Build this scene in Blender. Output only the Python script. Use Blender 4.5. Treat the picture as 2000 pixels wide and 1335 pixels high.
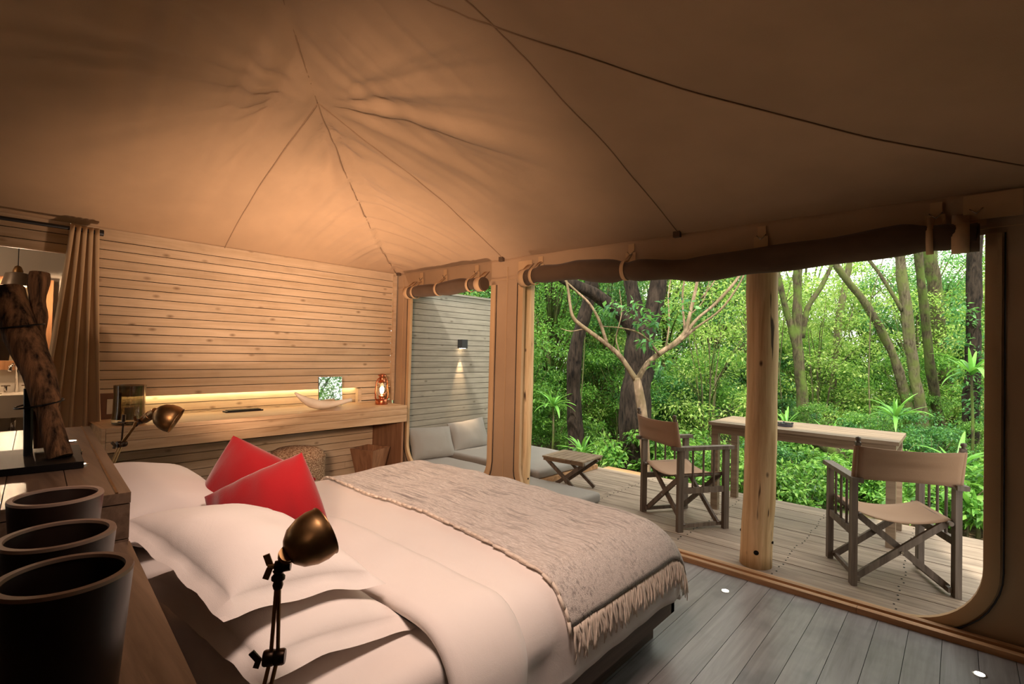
import bpy, math, random
import numpy as np
from mathutils import Vector, Matrix, noise
from mathutils.geometry import delaunay_2d_cdt

sc = bpy.context.scene
for o in list(bpy.data.objects):
    bpy.data.objects.remove(o)
COL = sc.collection
rnd = random.Random(7)
pi = math.pi

# ------------------------------------------------------------------ camera
F_PX, YAW, PITCH, ROLL = 984.24, 0.726507, 0.0192447, 0.0243784
CAM = Vector((0, 0, 1.4))
_f = Vector((-math.sin(YAW), math.cos(YAW), 0)); _r = Vector((math.cos(YAW), math.sin(YAW), 0)); _u = Vector((0, 0, 1))
FW = _f * math.cos(PITCH) + _u * math.sin(PITCH)
_u2 = _u * math.cos(PITCH) - _f * math.sin(PITCH)
RT = _r * math.cos(ROLL) + _u2 * math.sin(ROLL)
UP = _u2 * math.cos(ROLL) - _r * math.sin(ROLL)
cd = bpy.data.cameras.new('camera'); co = bpy.data.objects.new('camera', cd); COL.objects.link(co)
cd.sensor_width = 36; cd.lens = F_PX / 2000 * 36; cd.clip_start = 0.02; cd.clip_end = 200
co.matrix_world = Matrix(((RT.x, UP.x, -FW.x, CAM.x), (RT.y, UP.y, -FW.y, CAM.y), (RT.z, UP.z, -FW.z, CAM.z), (0, 0, 0, 1)))
sc.camera = co

# ------------------------------------------------------------------ world, sun, lamps, exposure
sc.view_settings.view_transform = 'Standard'; sc.view_settings.look = 'None'
sc.view_settings.exposure = 0.0; sc.view_settings.gamma = 1.0; sc.view_settings.use_curve_mapping = False
w = bpy.data.worlds.new('world'); sc.world = w; w.use_nodes = True
bg = w.node_tree.nodes['Background']; bg.inputs[0].default_value = (1.0, 0.98, 0.93, 1); bg.inputs[1].default_value = 3.6


def light(name, kind, loc, target, energy, color, **kw):
    d = bpy.data.lights.new(name, kind); o = bpy.data.objects.new(name, d); COL.objects.link(o)
    o.location = loc
    v = Vector(target) - Vector(loc)
    o.rotation_euler = v.to_track_quat('-Z', 'Y').to_euler()
    d.energy = energy; d.color = color
    for k, val in kw.items():
        setattr(d, k, val)
    return o


light('sun', 'SUN', (4.0, -3.0, 15.5), (0, 7, 0), 6.5, (1.0, 0.95, 0.82), angle=0.05)
WARM = (1.0, 0.66, 0.46)
# added fill lights, none in view: two floor spots behind the bed (built below),
# a bare spot behind the camera, one over the bed, a bathroom point light
light('room_fill_spot', 'SPOT', (-0.2, -0.4, 1.75), (-4.0, 2.9, 1.85), 800, WARM, spot_size=1.0, spot_blend=1.0, shadow_soft_size=0.2)
light('bed_fill_spot', 'SPOT', (-0.75, 0.8, 2.45), (-1.85, 1.6, 0.55), 185, (1.0, 0.74, 0.62), spot_size=1.75, spot_blend=1.0, shadow_soft_size=0.28)
light('bathroom_fill', 'POINT', (-5.45, -0.75, 2.1), (0, 0, 0), 16, (1.0, 0.74, 0.52), shadow_soft_size=0.05)

# ------------------------------------------------------------------ node helpers
def srgb(r, g, b):
    f = lambda c: c / 12.92 if c <= 0.04045 else ((c + 0.055) / 1.055) ** 2.4
    return (f(r / 255), f(g / 255), f(b / 255), 1)


class NT:
    def __init__(s, name):
        s.m = bpy.data.materials.new(name); s.m.use_nodes = True
        s.t = s.m.node_tree; s.b = s.t.nodes['Principled BSDF']; s.out = s.t.nodes['Material Output']

    def n(s, typ, **kw):
        nd = s.t.nodes.new(typ)
        for k, v in kw.items():
            if k.startswith('i_'):
                key = k[2:]
                key = int(key) if key.isdigit() else key.replace('_', ' ')
                s.put(nd.inputs[key], v)
            else:
                setattr(nd, k, v)
        return nd

    def put(s, sock, v):
        if isinstance(v, bpy.types.NodeSocket):
            s.t.links.new(v, sock)
        elif isinstance(v, bpy.types.Node):
            s.t.links.new(v.outputs[0], sock)
        else:
            sock.default_value = v

    def set(s, **kw):
        for k, v in kw.items():
            s.put(s.b.inputs[k.replace('_', ' ')], v)

    def ramp(s, fac, stops):
        nd = s.n('ShaderNodeValToRGB', i_0=fac)
        e = nd.color_ramp.elements
        while len(e) < len(stops):
            e.new(0.5)
        for el, (p, c) in zip(e, stops):
            el.position = p; el.color = c if len(c) == 4 else (*c, 1)
        return nd.outputs[0]

    def mix(s, fac, a, b, mode='MIX'):
        nd = s.n('ShaderNodeMix', data_type='RGBA', blend_type=mode)
        s.put(nd.inputs[0], fac); s.put(nd.inputs[6], a); s.put(nd.inputs[7], b)
        return nd.outputs[2]

    def math(s, op, a, b=0.0):
        nd = s.n('ShaderNodeMath', operation=op); s.put(nd.inputs[0], a); s.put(nd.inputs[1], b)
        return nd.outputs[0]

    def bump(s, h, strength=0.3, dist=0.01):
        nd = s.n('ShaderNodeBump'); s.put(nd.inputs['Height'], h)
        nd.inputs['Strength'].default_value = strength; nd.inputs['Distance'].default_value = dist
        s.put(s.b.inputs['Normal'], nd.outputs[0])

    def pos(s, scale=(1, 1, 1), coord='pos', rand=False):
        if coord == 'pos':
            v = s.n('ShaderNodeNewGeometry').outputs['Position']
        else:
            v = s.n('ShaderNodeTexCoord').outputs['Object']
        if rand:
            r = s.n('ShaderNodeObjectInfo').outputs['Random']
            m = s.math('MULTIPLY', r, 37.0)
            c = s.n('ShaderNodeCombineXYZ'); s.put(c.inputs[0], m); s.put(c.inputs[1], m); s.put(c.inputs[2], m)
            v = s.n('ShaderNodeVectorMath', operation='ADD', i_0=v, i_1=c).outputs[0]
        return s.n('ShaderNodeVectorMath', operation='MULTIPLY', i_0=v, i_1=scale).outputs[0]

    def noise(s, vec, scale=5, detail=4, rough=0.55, dist=0.0):
        nd = s.n('ShaderNodeTexNoise', i_Vector=vec, i_Scale=scale, i_Detail=detail, i_Roughness=rough, i_Distortion=dist)
        return nd.outputs[0]


def wood(name, light_c, dark_c, axis, rough=0.6, knots=0.0, var=0.25, grain=1.0, spec=0.3, stain=0.0, coord='pos', bump=0.15):
    t = NT(name)
    st = [1.0, 1.0, 1.0]; st['xyz'.index(axis)] = 0.06
    v = t.pos(tuple(st), coord, rand=True)
    g = t.noise(v, 28 * grain, 6, 0.6, 0.6)
    c = t.ramp(g, [(0.3, dark_c), (0.62, light_c)])
    if stain:
        sv = t.pos((1, 1, 1), coord, rand=True)
        sn = t.noise(sv, 3.2, 3, 0.6)
        c = t.mix(t.math('MULTIPLY', t.ramp(sn, [(0.5, (0, 0, 0)), (0.72, (1, 1, 1))]), stain), c, (dark_c[0] * .45, dark_c[1] * .45, dark_c[2] * .5, 1))
    if knots:
        kst = [1.0, 1.0, 1.0]; kst['xyz'.index(axis)] = 0.5
        kv = t.pos(tuple(kst), coord, rand=True)
        vo = t.n('ShaderNodeTexVoronoi', i_Vector=kv, i_Scale=9.0, i_Randomness=1.0)
        k = t.ramp(vo.outputs['Distance'], [(0.03, (1, 1, 1)), (0.16, (0, 0, 0))])
        c = t.mix(t.math('MULTIPLY', k, knots), c, (dark_c[0] * .38, dark_c[1] * .32, dark_c[2] * .28, 1))
    r = t.n('ShaderNodeObjectInfo').outputs['Random']
    mr = t.n('ShaderNodeMapRange', i_0=r, i_3=1 - var, i_4=1 + var * .5)
    c = t.mix(1.0, c, mr.outputs[0], 'MULTIPLY')
    t.set(Base_Color=c, Roughness=rough, Specular_IOR_Level=spec)
    t.bump(g, bump, 0.004)
    return t.m


def plain(name, col, rough=0.5, metal=0.0, nz=0.15, scale=14, bump=0.0, spec=0.4, coat=0.0):
    t = NT(name)
    v = t.pos((1, 1, 1))
    g = t.noise(v, scale, 4)
    a = tuple(min(1, c * (1 + nz)) for c in col[:3]) + (1,); b = tuple(c * (1 - nz) for c in col[:3]) + (1,)
    t.set(Base_Color=t.ramp(g, [(0.3, b), (0.7, a)]), Roughness=rough, Metallic=metal, Specular_IOR_Level=spec, Coat_Weight=coat)
    if bump:
        t.bump(g, bump, 0.006)
    return t.m


def cloth(name, col, weave=420, nz=0.06, bump=0.15, sheen=0.2, wrinkle=0.0, rough=0.9):
    t = NT(name)
    v = t.pos((1, 1, 1))
    wv = t.noise(v, weave, 2)
    big = t.noise(v, 2.5, 4)
    a = tuple(min(1, c * (1 + nz)) for c in col[:3]) + (1,); b = tuple(c * (1 - nz) for c in col[:3]) + (1,)
    t.set(Base_Color=t.ramp(big, [(0.35, b), (0.65, a)]), Roughness=rough, Sheen_Weight=sheen, Specular_IOR_Level=0.15)
    h = wv
    if wrinkle:
        wr = t.noise(v, 9, 3, 0.5, 1.2)
        h = t.math('ADD', t.math('MULTIPLY', wv, 0.15), t.math('MULTIPLY', wr, wrinkle))
    t.bump(h, bump, 0.004 if not wrinkle else 0.02)
    return t.m


def emit(name, col, strength):
    t = NT(name)
    t.set(Base_Color=(0.8, 0.8, 0.8, 1), Emission_Color=(*col, 1), Emission_Strength=strength)
    return t.m


def glass(name, col, rough=0.0, ior=1.45, weight=1.0):
    t = NT(name)
    t.set(Base_Color=(*col, 1), Roughness=rough, IOR=ior, Transmission_Weight=weight)
    return t.m


M = {}
M['pine'] = wood('pine_boards', srgb(206, 182, 152), srgb(188, 162, 130), 'y', 0.5, knots=0.8, var=0.07, stain=0.22)
M['pine_out'] = wood('terrace_boards', srgb(146, 140, 126), srgb(126, 120, 107), 'y', 0.7, knots=0.7, var=0.08, stain=0.25)  # greyer copy of the pine for the terrace wall
M['shelf'] = wood('shelf_wood', srgb(196, 166, 132), srgb(160, 128, 94), 'y', 0.45, knots=0.4, var=0.1)
M['deck'] = wood('deck_boards', srgb(158, 140, 122), srgb(120, 102, 87), 'x', 0.62, knots=0.15, var=0.16, stain=0.35)
M['floor'] = wood('floor_boards', srgb(142, 138, 136), srgb(112, 107, 105), 'y', 0.33, knots=0.25, var=0.12, stain=0.5, spec=0.5)
M['dark_wood'] = wood('dark_console_wood', srgb(120, 98, 80), srgb(82, 64, 50), 'x', 0.32, knots=0.15, var=0.1, spec=0.5)
M['bed_wood'] = wood('bed_base_wood', srgb(98, 76, 58), srgb(66, 50, 38), 'y', 0.5, var=0.1)
M['threshold'] = wood('threshold_wood', srgb(186, 144, 104), srgb(142, 104, 70), 'x', 0.5, var=0.1)
M['log0'] = wood('log_pole', srgb(206, 164, 112), srgb(158, 114, 68), 'z', 0.6, knots=0.8, var=0.05, stain=0.3)
def log_mat():
    t = NT('log_pole_wood')
    g = t.noise(t.pos((1, 1, .06)), 30, 6, .6, .5)
    c = t.ramp(g, [(.3, srgb(180, 142, 98)), (.65, srgb(222, 188, 144))])
    cr = t.noise(t.pos((1, 1, .09)), 26, 2, .5, .3)
    c = t.mix(t.ramp(cr, [(.67, (0, 0, 0)), (.71, (1, 1, 1))]), c, srgb(70, 46, 28))
    vo = t.n('ShaderNodeTexVoronoi', i_Vector=t.pos((1, 1, .55)), i_Scale=6.5)
    c = t.mix(t.ramp(vo.outputs['Distance'], [(.05, (1, 1, 1)), (.10, (0, 0, 0))]), c, srgb(64, 38, 22))
    t.set(Base_Color=c, Roughness=.6, Specular_IOR_Level=.3); t.bump(g, .3, .006)
    return t.m
M['log'] = log_mat()
M['chair_wood'] = wood('chair_wood', srgb(112, 98, 86), srgb(76, 64, 54), 'z', 0.55, var=0.1)
M['table_wood'] = wood('table_slats', srgb(138, 118, 96), srgb(100, 80, 62), 'x', 0.55, var=0.16)
M['bin_wood'] = wood('bin_wood', srgb(150, 108, 78), srgb(112, 76, 52), 'z', 0.45, var=0.1)
M['frame_wood'] = wood('mirror_frame_wood', srgb(186, 134, 92), srgb(146, 98, 62), 'z', 0.5, var=0.1)
M['canvas'] = cloth('tent_canvas', srgb(168, 140, 110), 300, 0.05, 0.2, 0.1)
M['canvas_dark'] = cloth('rolled_blind_cloth', srgb(84, 66, 50), 300, 0.15, 0.3, 0.1, wrinkle=0.5)
M['seam'] = cloth('seam_tape', srgb(146, 118, 90), 260, 0.05, 0.3, 0.1)
M['canvas_trim'] = cloth('canvas_binding', srgb(184, 152, 114), 260, 0.05, 0.3, 0.1)
M['chair_canvas'] = cloth('chair_canvas', srgb(152, 122, 98), 300, 0.05, 0.25, 0.1)
M['curtain'] = cloth('curtain_cloth', srgb(196, 168, 132), 300, 0.04, 0.2, 0.25)
M['sheet'] = cloth('white_cotton', srgb(232, 222, 214), 500, 0.02, 0.22, 0.3, wrinkle=0.5)
M['red'] = cloth('red_linen', srgb(140, 20, 26), 220, 0.1, 0.25, 0.35, wrinkle=0.35)
M['cream'] = cloth('outdoor_cushion_cloth', srgb(134, 128, 120), 350, 0.03, 0.25, 0.2, wrinkle=0.4)
M['brass'] = plain('aged_brass', srgb(140, 108, 72), 0.36, 1.0, 0.25, 20)
M['bronze'] = plain('dark_bronze', srgb(58, 46, 38), 0.35, 1.0, 0.2, 20)
M['iron'] = plain('black_iron', srgb(30, 27, 26), 0.5, 0.8, 0.2, 30)
M['steel'] = plain('steel', srgb(190, 186, 180), 0.25, 1.0, 0.05)
M['chrome'] = plain('chrome', srgb(215, 210, 205), 0.12, 1.0, 0.02)
M['copper'] = plain('copper', srgb(190, 112, 78), 0.3, 1.0, 0.15, 30)
M['black'] = plain('black_fitting', srgb(34, 33, 34), 0.45, 0.0, 0.1)
M['pot'] = plain('dark_pot', srgb(50, 36, 30), 0.38, 0.0, 0.25, 16, 0.05, 0.5)
M['pot_rim'] = plain('pot_rim', srgb(152, 128, 112), 0.5, 0.0, 0.12, 16)  # rim lightened, the light on it put into the colour
M['plaster'] = plain('cream_plaster', srgb(214, 204, 188), 0.85, 0.0, 0.03, 4)
M['ceramic'] = plain('basin_stone', srgb(222, 210, 192), 0.35, 0.0, 0.04, 5)
M['horn'] = plain('polished_horn', srgb(226, 212, 192), 0.4, 0.0, 0.08, 9)
M['candle'] = plain('candle_wax', srgb(236, 226, 200), 0.6, 0.0, 0.02)
M['paper'] = plain('printed_card', srgb(200, 192, 180), 0.8, 0.0, 0.05)
M['board'] = plain('brown_board', srgb(110, 74, 54), 0.6, 0.0, 0.1)
M['backing'] = plain('dark_backing', srgb(46, 34, 26), 0.9, 0.0, 0.1)
M['pendant'] = plain('pendant_metal', srgb(120, 106, 92), 0.4, 0.5, 0.1)
M['mirror'] = plain('mirror_glass', (0.9, 0.92, 0.9, 1), 0.02, 1.0, 0.0)
M['smoke'] = glass('smoked_glass', (0.36, 0.33, 0.27), 0.02)
M['clear'] = glass('lantern_glass', (1, 0.96, 0.9), 0.0)
M['ash'] = glass('dark_glass', (0.06, 0.06, 0.08), 0.05, 1.5, 0.6)
M['bulb'] = emit('lit_bulb', (1.0, 0.72, 0.4), 45)
M['lantern_bulb'] = emit('lantern_flame_bulb', (1.0, 0.72, 0.36), 60)
M['led'] = emit('led_strip', (1.0, 0.78, 0.42), 22)
M['spot_led'] = emit('floor_spot_lens', (1.0, 0.95, 0.8), 60)
M['console_led'] = emit('console_spot_lens', (1.0, 0.86, 0.66), 7)
M['wall_led'] = emit('wall_lamp_lens', (1.0, 0.75, 0.5), 30)

def throw_mat():
    t = NT('woven_throw')
    v = t.pos((0.9, 15, 15)); s1 = t.noise(v, 4.0, 4, 0.7)
    v2 = t.pos((14, 160, 160)); s2 = t.noise(v2, 2.0, 3, 0.7)
    v3 = t.pos((1, 1.6, 1)); s3 = t.noise(v3, 2.2, 3)
    c = t.mix(t.ramp(s2, [(0.42, (0, 0, 0)), (0.62, (1, 1, 1))]), srgb(196, 182, 170), srgb(240, 230, 220))
    f = t.math('MULTIPLY', t.ramp(s1, [(0.50, (0, 0, 0)), (0.64, (1, 1, 1))]), t.ramp(s3, [(0.35, (.25, .25, .25)), (0.65, (1, 1, 1))]))
    c = t.mix(f, c, srgb(112, 98, 90))
    t.set(Base_Color=c, Roughness=0.95, Sheen_Weight=0.3, Specular_IOR_Level=0.1)
    t.bump(s2, 0.7, 0.008)
    return t.m
M['throw'] = throw_mat()
M['fringe'] = cloth('throw_fringe', srgb(222, 206, 188), 300, 0.08, 0.2, 0.2)

def weave_mat():
    t = NT('pouf_weave')
    v = t.pos((1, 1, 1))
    a = t.noise(t.pos((60, 60, 160)), 1.0, 2); b = t.noise(v, 130, 2)
    c = t.mix(t.ramp(t.math('MULTIPLY', a, b), [(0.18, (0, 0, 0)), (0.34, (1, 1, 1))]), srgb(118, 84, 62), srgb(206, 178, 148))
    t.set(Base_Color=c, Roughness=0.95, Specular_IOR_Level=0.1)
    t.bump(a, 0.8, 0.01)
    return t.m
M['weave'] = weave_mat()

def bark(name, a, b, moss=None, scale=1.0, stretch=0.22):
    t = NT(name)
    v = t.pos((1, 1, stretch)); n1 = t.noise(v, 26 * scale, 6, 0.65, 0.5 if stretch > .1 else 0.1)
    c = t.ramp(n1, [(0.35, b), (0.65, a)])
    if moss:
        mm = t.noise(t.pos((1, 1, 1)), 4.5, 4)
        c = t.mix(t.ramp(mm, [(0.42, (0, 0, 0)), (0.6, (1, 1, 1))]), c, moss)
    t.set(Base_Color=c, Roughness=0.9, Specular_IOR_Level=0.15)
    t.bump(n1, 0.9, 0.03)
    return t.m
M['bark_dark'] = bark('dark_bark', srgb(66, 55, 46), srgb(24, 20, 17))
M['bark_pale'] = bark('pale_bark', srgb(168, 144, 118), srgb(104, 84, 66), srgb(120, 104, 78))
M['bark_moss'] = bark('mossy_bark', srgb(96, 88, 66), srgb(50, 44, 32), srgb(84, 100, 46))
M['bark_grey'] = bark('grey_bark', srgb(124, 114, 92), srgb(66, 58, 44), srgb(102, 108, 62))
M['drift'] = bark('driftwood', srgb(132, 96, 66), srgb(26, 18, 13), None, 1.7, 0.07)

def leaf_mat(name, c1, c2, c3, trans=0.45):
    t = NT(name)
    at = t.n('ShaderNodeAttribute', attribute_name='leafvar')
    r = t.n('ShaderNodeObjectInfo').outputs['Random']
    c = t.ramp(at.outputs['Fac'], [(0.0, c1), (0.5, c2), (1.0, c3)])
    mr = t.n('ShaderNodeMapRange', i_0=r, i_3=0.75, i_4=1.2)
    c = t.mix(1.0, c, mr.outputs[0], 'MULTIPLY')
    t.set(Base_Color=c, Roughness=0.42, Specular_IOR_Level=0.4)
    tr = t.n('ShaderNodeBsdfTranslucent'); t.put(tr.inputs[0], t.mix(0.2, c, (0.4, 0.75, 0.08, 1)))
    mx = t.n('ShaderNodeMixShader'); mx.inputs[0].default_value = trans
    t.t.links.new(t.b.outputs[0], mx.inputs[1]); t.t.links.new(tr.outputs[0], mx.inputs[2])
    t.t.links.new(mx.outputs[0], t.out.inputs[0])
    return t.m
M['leaf'] = leaf_mat('leaf_bright', srgb(46, 88, 36), srgb(88, 142, 52), srgb(150, 192, 92))
M['leaf2'] = leaf_mat('leaf_deep', srgb(30, 72, 40), srgb(60, 118, 62), srgb(112, 164, 92))
M['leaf3'] = leaf_mat('leaf_yellow_green', srgb(88, 122, 50), srgb(132, 168, 70), srgb(190, 206, 120))
M['strap'] = leaf_mat('strap_leaf', srgb(58, 112, 44), srgb(96, 156, 62), srgb(132, 190, 84), 0.35)

def soil():
    t = NT('forest_floor')
    v = t.pos((1, 1, 1)); a = t.noise(v, 11, 6, 0.7); b = t.noise(v, 0.8, 3)
    c = t.ramp(a, [(0.35, srgb(56, 40, 26)), (0.6, srgb(120, 92, 62)), (0.75, srgb(150, 124, 86))])
    c = t.mix(t.ramp(b, [(0.4, (0, 0, 0)), (0.6, (1, 1, 1))]), c, srgb(74, 96, 40))
    t.set(Base_Color=c, Roughness=0.95); t.bump(a, 1.0, 0.05)
    return t.m
M['soil'] = soil()

# ------------------------------------------------------------------ mesh helpers
class B:
    def __init__(s):
        s.v = []; s.f = []

    def add(s, vs, fs):
        o = len(s.v); s.v += [tuple(p) for p in vs]; s.f += [tuple(i + o for i in f) for f in fs]; return s

    def box(s, c, d, rot=None):
        hx, hy, hz = d[0] / 2, d[1] / 2, d[2] / 2
        vs = [Vector((x, y, z)) for x in (-hx, hx) for y in (-hy, hy) for z in (-hz, hz)]
        if rot is not None:
            vs = [rot @ p for p in vs]
        vs = [p + Vector(c) for p in vs]
        return s.add(vs, [(0, 1, 3, 2), (4, 6, 7, 5), (0, 4, 5, 1), (2, 3, 7, 6), (0, 2, 6, 4), (1, 5, 7, 3)])

    def bar(s, a, b, w, h, up=(0, 0, 1)):
        a = Vector(a); b = Vector(b); d = (b - a); L = d.length; d.normalize()
        sx = d.cross(Vector(up))
        if sx.length < 1e-4:
            sx = d.cross(Vector((1, 0, 0)))
        sx.normalize(); sy = sx.cross(d)
        R = Matrix((sx, d, sy)).transposed()
        return s.box((a + b) / 2, (w, L, h), R)

    def bbox(s, lo, hi):
        return s.box([(a + b) / 2 for a, b in zip(lo, hi)], [b - a for a, b in zip(lo, hi)])

    def tube(s, pts, rad, n=10, cap=True, jit=0.0, flat=1.0):
        pts = [Vector(p) for p in pts]
        rads = rad if isinstance(rad, (list, tuple)) else [rad] * len(pts)
        vs = []; prev = None
        for i, p in enumerate(pts):
            d = (pts[min(i + 1, len(pts) - 1)] - pts[max(i - 1, 0)]).normalized()
            if prev is None:
                a = d.cross(Vector((0, 0, 1)))
                if a.length < 0.05:
                    a = d.cross(Vector((1, 0, 0)))
            else:
                a = prev - d * prev.dot(d)
            a.normalize(); prev = a; b = d.cross(a)
            for k in range(n):
                t = 2 * pi * k / n
                q = rads[i]
                off = a * math.cos(t) * q + b * math.sin(t) * q * flat
                if jit:
                    off *= 1 + jit * noise.noise(p * 3 + off * 9)
                vs.append(p + off)
        fs = [(i * n + k, i * n + (k + 1) % n, (i + 1) * n + (k + 1) % n, (i + 1) * n + k) for i in range(len(pts) - 1) for k in range(n)]
        if cap:
            fs += [tuple(range(n))[::-1], tuple((len(pts) - 1) * n + k for k in range(n))]
        return s.add(vs, fs)

    def lathe(s, prof, org=(0, 0, 0), axis=(0, 0, 1), n=28, close=False):
        ax = Vector(axis).normalized(); a = ax.cross(Vector((0.3, 0.9, 0.1))).normalized(); b = ax.cross(a); org = Vector(org)
        vs = [org + ax * h + (a * math.cos(2 * pi * k / n) + b * math.sin(2 * pi * k / n)) * r for r, h in prof for k in range(n)]
        m = len(prof)
        fs = [(i * n + k, i * n + (k + 1) % n, ((i + 1) % m) * n + (k + 1) % n, ((i + 1) % m) * n + k) for i in range(m if close else m - 1) for k in range(n)]
        if not close:
            if prof[0][0] > 1e-5:
                fs.append(tuple(range(n))[::-1])
            if prof[-1][0] > 1e-5:
                fs.append(tuple((m - 1) * n + k for k in range(n)))
        return s.add(vs, fs)

    def grid(s, rows):
        o = [p for r in rows for p in r]; n = len(rows[0])
        return s.add(o, [(i * n + k, i * n + k + 1, (i + 1) * n + k + 1, (i + 1) * n + k) for i in range(len(rows) - 1) for k in range(n - 1)])

    def rbox(s, lo, hi, r, n=7, disp=None):
        """rounded box from six projected grids"""
        lo = Vector(lo); hi = Vector(hi); c = (lo + hi) / 2; h = (hi - lo) / 2
        rr = Vector((min(r, h.x * .99), min(r, h.y * .99), min(r, h.z * .99)))
        for ax in range(3):
            for sg in (-1, 1):
                u, v = [(1, 2), (2, 0), (0, 1)][ax]
                def ticks(i):
                    e = [-h[i] + rr[i] * (1 - math.cos(pi / 2 * k / n)) for k in range(n)]
                    m = max(2, int((2 * h[i] - 2 * rr[i]) / 0.04))
                    mid = [-h[i] + rr[i] + (2 * h[i] - 2 * rr[i]) * k / m for k in range(m + 1)]
                    return e + mid + [-t for t in e[::-1]]
                rows = []
                for tu in ticks(u):
                    row = []
                    for tv in ticks(v):
                        p = Vector((0, 0, 0)); p[ax] = sg * h[ax]; p[u] = tu; p[v] = tv
                        q = Vector([max(-(h[i] - rr[i]), min(h[i] - rr[i], p[i])) for i in range(3)])
                        d = p - q
                        dn = Vector([d[i] / max(rr[i], 1e-6) for i in range(3)])
                        if dn.length > 1e-6:
                            dn.normalize()
                        p = q + Vector([dn[i] * rr[i] for i in range(3)]) + c
                        if disp:
                            p = disp(p)
                        row.append(p)
                    rows.append(row)
                if sg < 0:
                    rows = [r_[::-1] for r_ in rows]
                s.grid(rows)
        return s


ROOTM = {}


def ob(name, b, mat, parent=None, smooth=False, kind=None, world=True):
    me = bpy.data.meshes.new(name)
    vs = b.v
    if parent is not None and world:
        inv = ROOTM[parent].inverted()
        vs = [inv @ Vector(p) for p in vs]
    me.from_pydata([tuple(p) for p in vs], [], b.f); me.update()
    me.materials.append(M[mat] if isinstance(mat, str) else mat)
    if smooth:
        me.polygons.foreach_set('use_smooth', [True] * len(me.polygons))
        if smooth != 'all':
            try:
                me.set_sharp_from_angle(angle=math.radians(40))
            except Exception:
                pass
    o = bpy.data.objects.new(name, me); COL.objects.link(o)
    if parent is not None:
        o.parent = parent; ROOTM[o] = ROOTM[parent]
    else:
        ROOTM[o] = Matrix.Identity(4)
    if kind:
        o['kind'] = kind
    return o


def tag(o, label, cat, group=None):
    o['label'] = label; o['category'] = cat
    if group:
        o['group'] = group
    return o


def thing(name, label, cat, loc=(0, 0, 0), rz=0.0, group=None):
    o = bpy.data.objects.new(name, None); COL.objects.link(o)
    o.empty_display_size = 0.05
    o.location = loc; o.rotation_euler = (0, 0, rz)
    ROOTM[o] = Matrix.Translation(Vector(loc)) @ Matrix.Rotation(rz, 4, 'Z')
    return tag(o, label, cat, group)


def copy_tree(o, parent=None):
    c = o.copy(); COL.objects.link(c); c.parent = parent
    for ch in list(o.children):
        copy_tree(ch, c)
    return c


unit = B().box((0, 0, 0), (1, 1, 1))
PL = {}


def piece(name, mat, lo, hi, parent):
    """a board from a shared unit-box mesh, sized by its scale"""
    key = (name, mat)
    if key not in PL:
        me = bpy.data.meshes.new(name); me.from_pydata(unit.v, [], unit.f); me.update(); me.materials.append(M[mat]); PL[key] = me
    o = bpy.data.objects.new(name, PL[key]); COL.objects.link(o)
    c = (Vector(lo) + Vector(hi)) / 2
    o.location = c; o.scale = Vector(hi) - Vector(lo)
    if parent is not None:
        o.parent = parent
    return o


# ------------------------------------------------------------------ the setting
XW, YC = -4.983, 3.53          # board wall plane, canvas wall plane
EAVE = 2.29
ROW = 0.0724; Z0 = 2.19
fl = ob('floor', B().bbox((-6.6, -2.4, -0.08), (0.9, 3.5, -0.022)), 'backing', kind='structure')
x = -0.058 + 0.1325 * 5
while x > -5.05:
    cut = -2.3
    joint = rnd.uniform(-1.2, 2.2)
    for a, b_ in ((cut, joint), (joint + .002, 3.42)):
        piece('plank', 'floor', (x - 0.1325 + .0012, a, -0.022), (x - .0012, b_, 0), fl)
    x -= 0.1325

wl = B()
wl.bbox((-5.13, 0.60, 0), (-5.09, 3.52, 2.28)); wl.bbox((-5.09, 0.60, 0.97), (-5.06, 3.52, 2.28)); wl.bbox((-5.09, 0.60, 0), (-5.003, 3.52, 0.79)); wl.bbox((-5.09, -1.8, 2.06), (-5.003, 0.6, 2.28))
wall = ob('wall_left', wl, 'backing', kind='structure')


def boards(parent, mat, y0, y1, ztop, zbot, xf, thick=0.02, lens=(2.2, 4.5)):
    k = 0
    zs = []
    z = Z0
    while z > zbot + 0.005:
        zs.append((z - ROW, z)); z -= ROW
    if ztop > Z0 + 0.01:
        zs.insert(0, (Z0, ztop))
    for (a, b_) in zs:
        if a > ztop - .02:
            continue
        a = max(a, zbot); b_ = min(b_, ztop)
        y = y0
        ends = []
        t = y0 + rnd.uniform(*lens)
        while t < y1 - 0.4:
            ends.append(t); t += rnd.uniform(*lens)
        ends.append(y1)
        for e in ends:
            xx = xf + rnd.uniform(-.0015, .0015)
            piece('plank', mat, (xx - thick, y + .0012, a + .003), (xx, e - .0012, b_ - .003), parent)
            y = e


boards(wall, 'pine', 0.60, 3.51, 2.285, 0.957, XW)
boards(wall, 'pine', -1.8, 0.60, 2.285, 2.045, XW)
boards(wall, 'pine', 3.10, 3.51, 0.957, 0.81, XW)
boards(wall, 'pine', 0.60, 3.10, 0.957, 0.80, XW - 0.085)
boards(wall, 'pine', 0.60, 3.51, 0.81, 0.0, XW)
# corner batten of the wall
piece('batten', 'pine', (XW, 3.475, 0.8), (XW + .03, 3.515, 2.285), wall)
wt = ob('wall_terrace', B().bbox((-5.09, 3.60, -0.1), (-5.005, 5.75, 2.11)), 'backing', kind='structure')
boards(wt, 'pine_out', 3.58, 5.75, 2.13, -0.02, XW)
piece('plank', 'pine_out', (-5.11, 3.58, 2.118), (XW + .012, 5.76, 2.145), wt)

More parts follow.
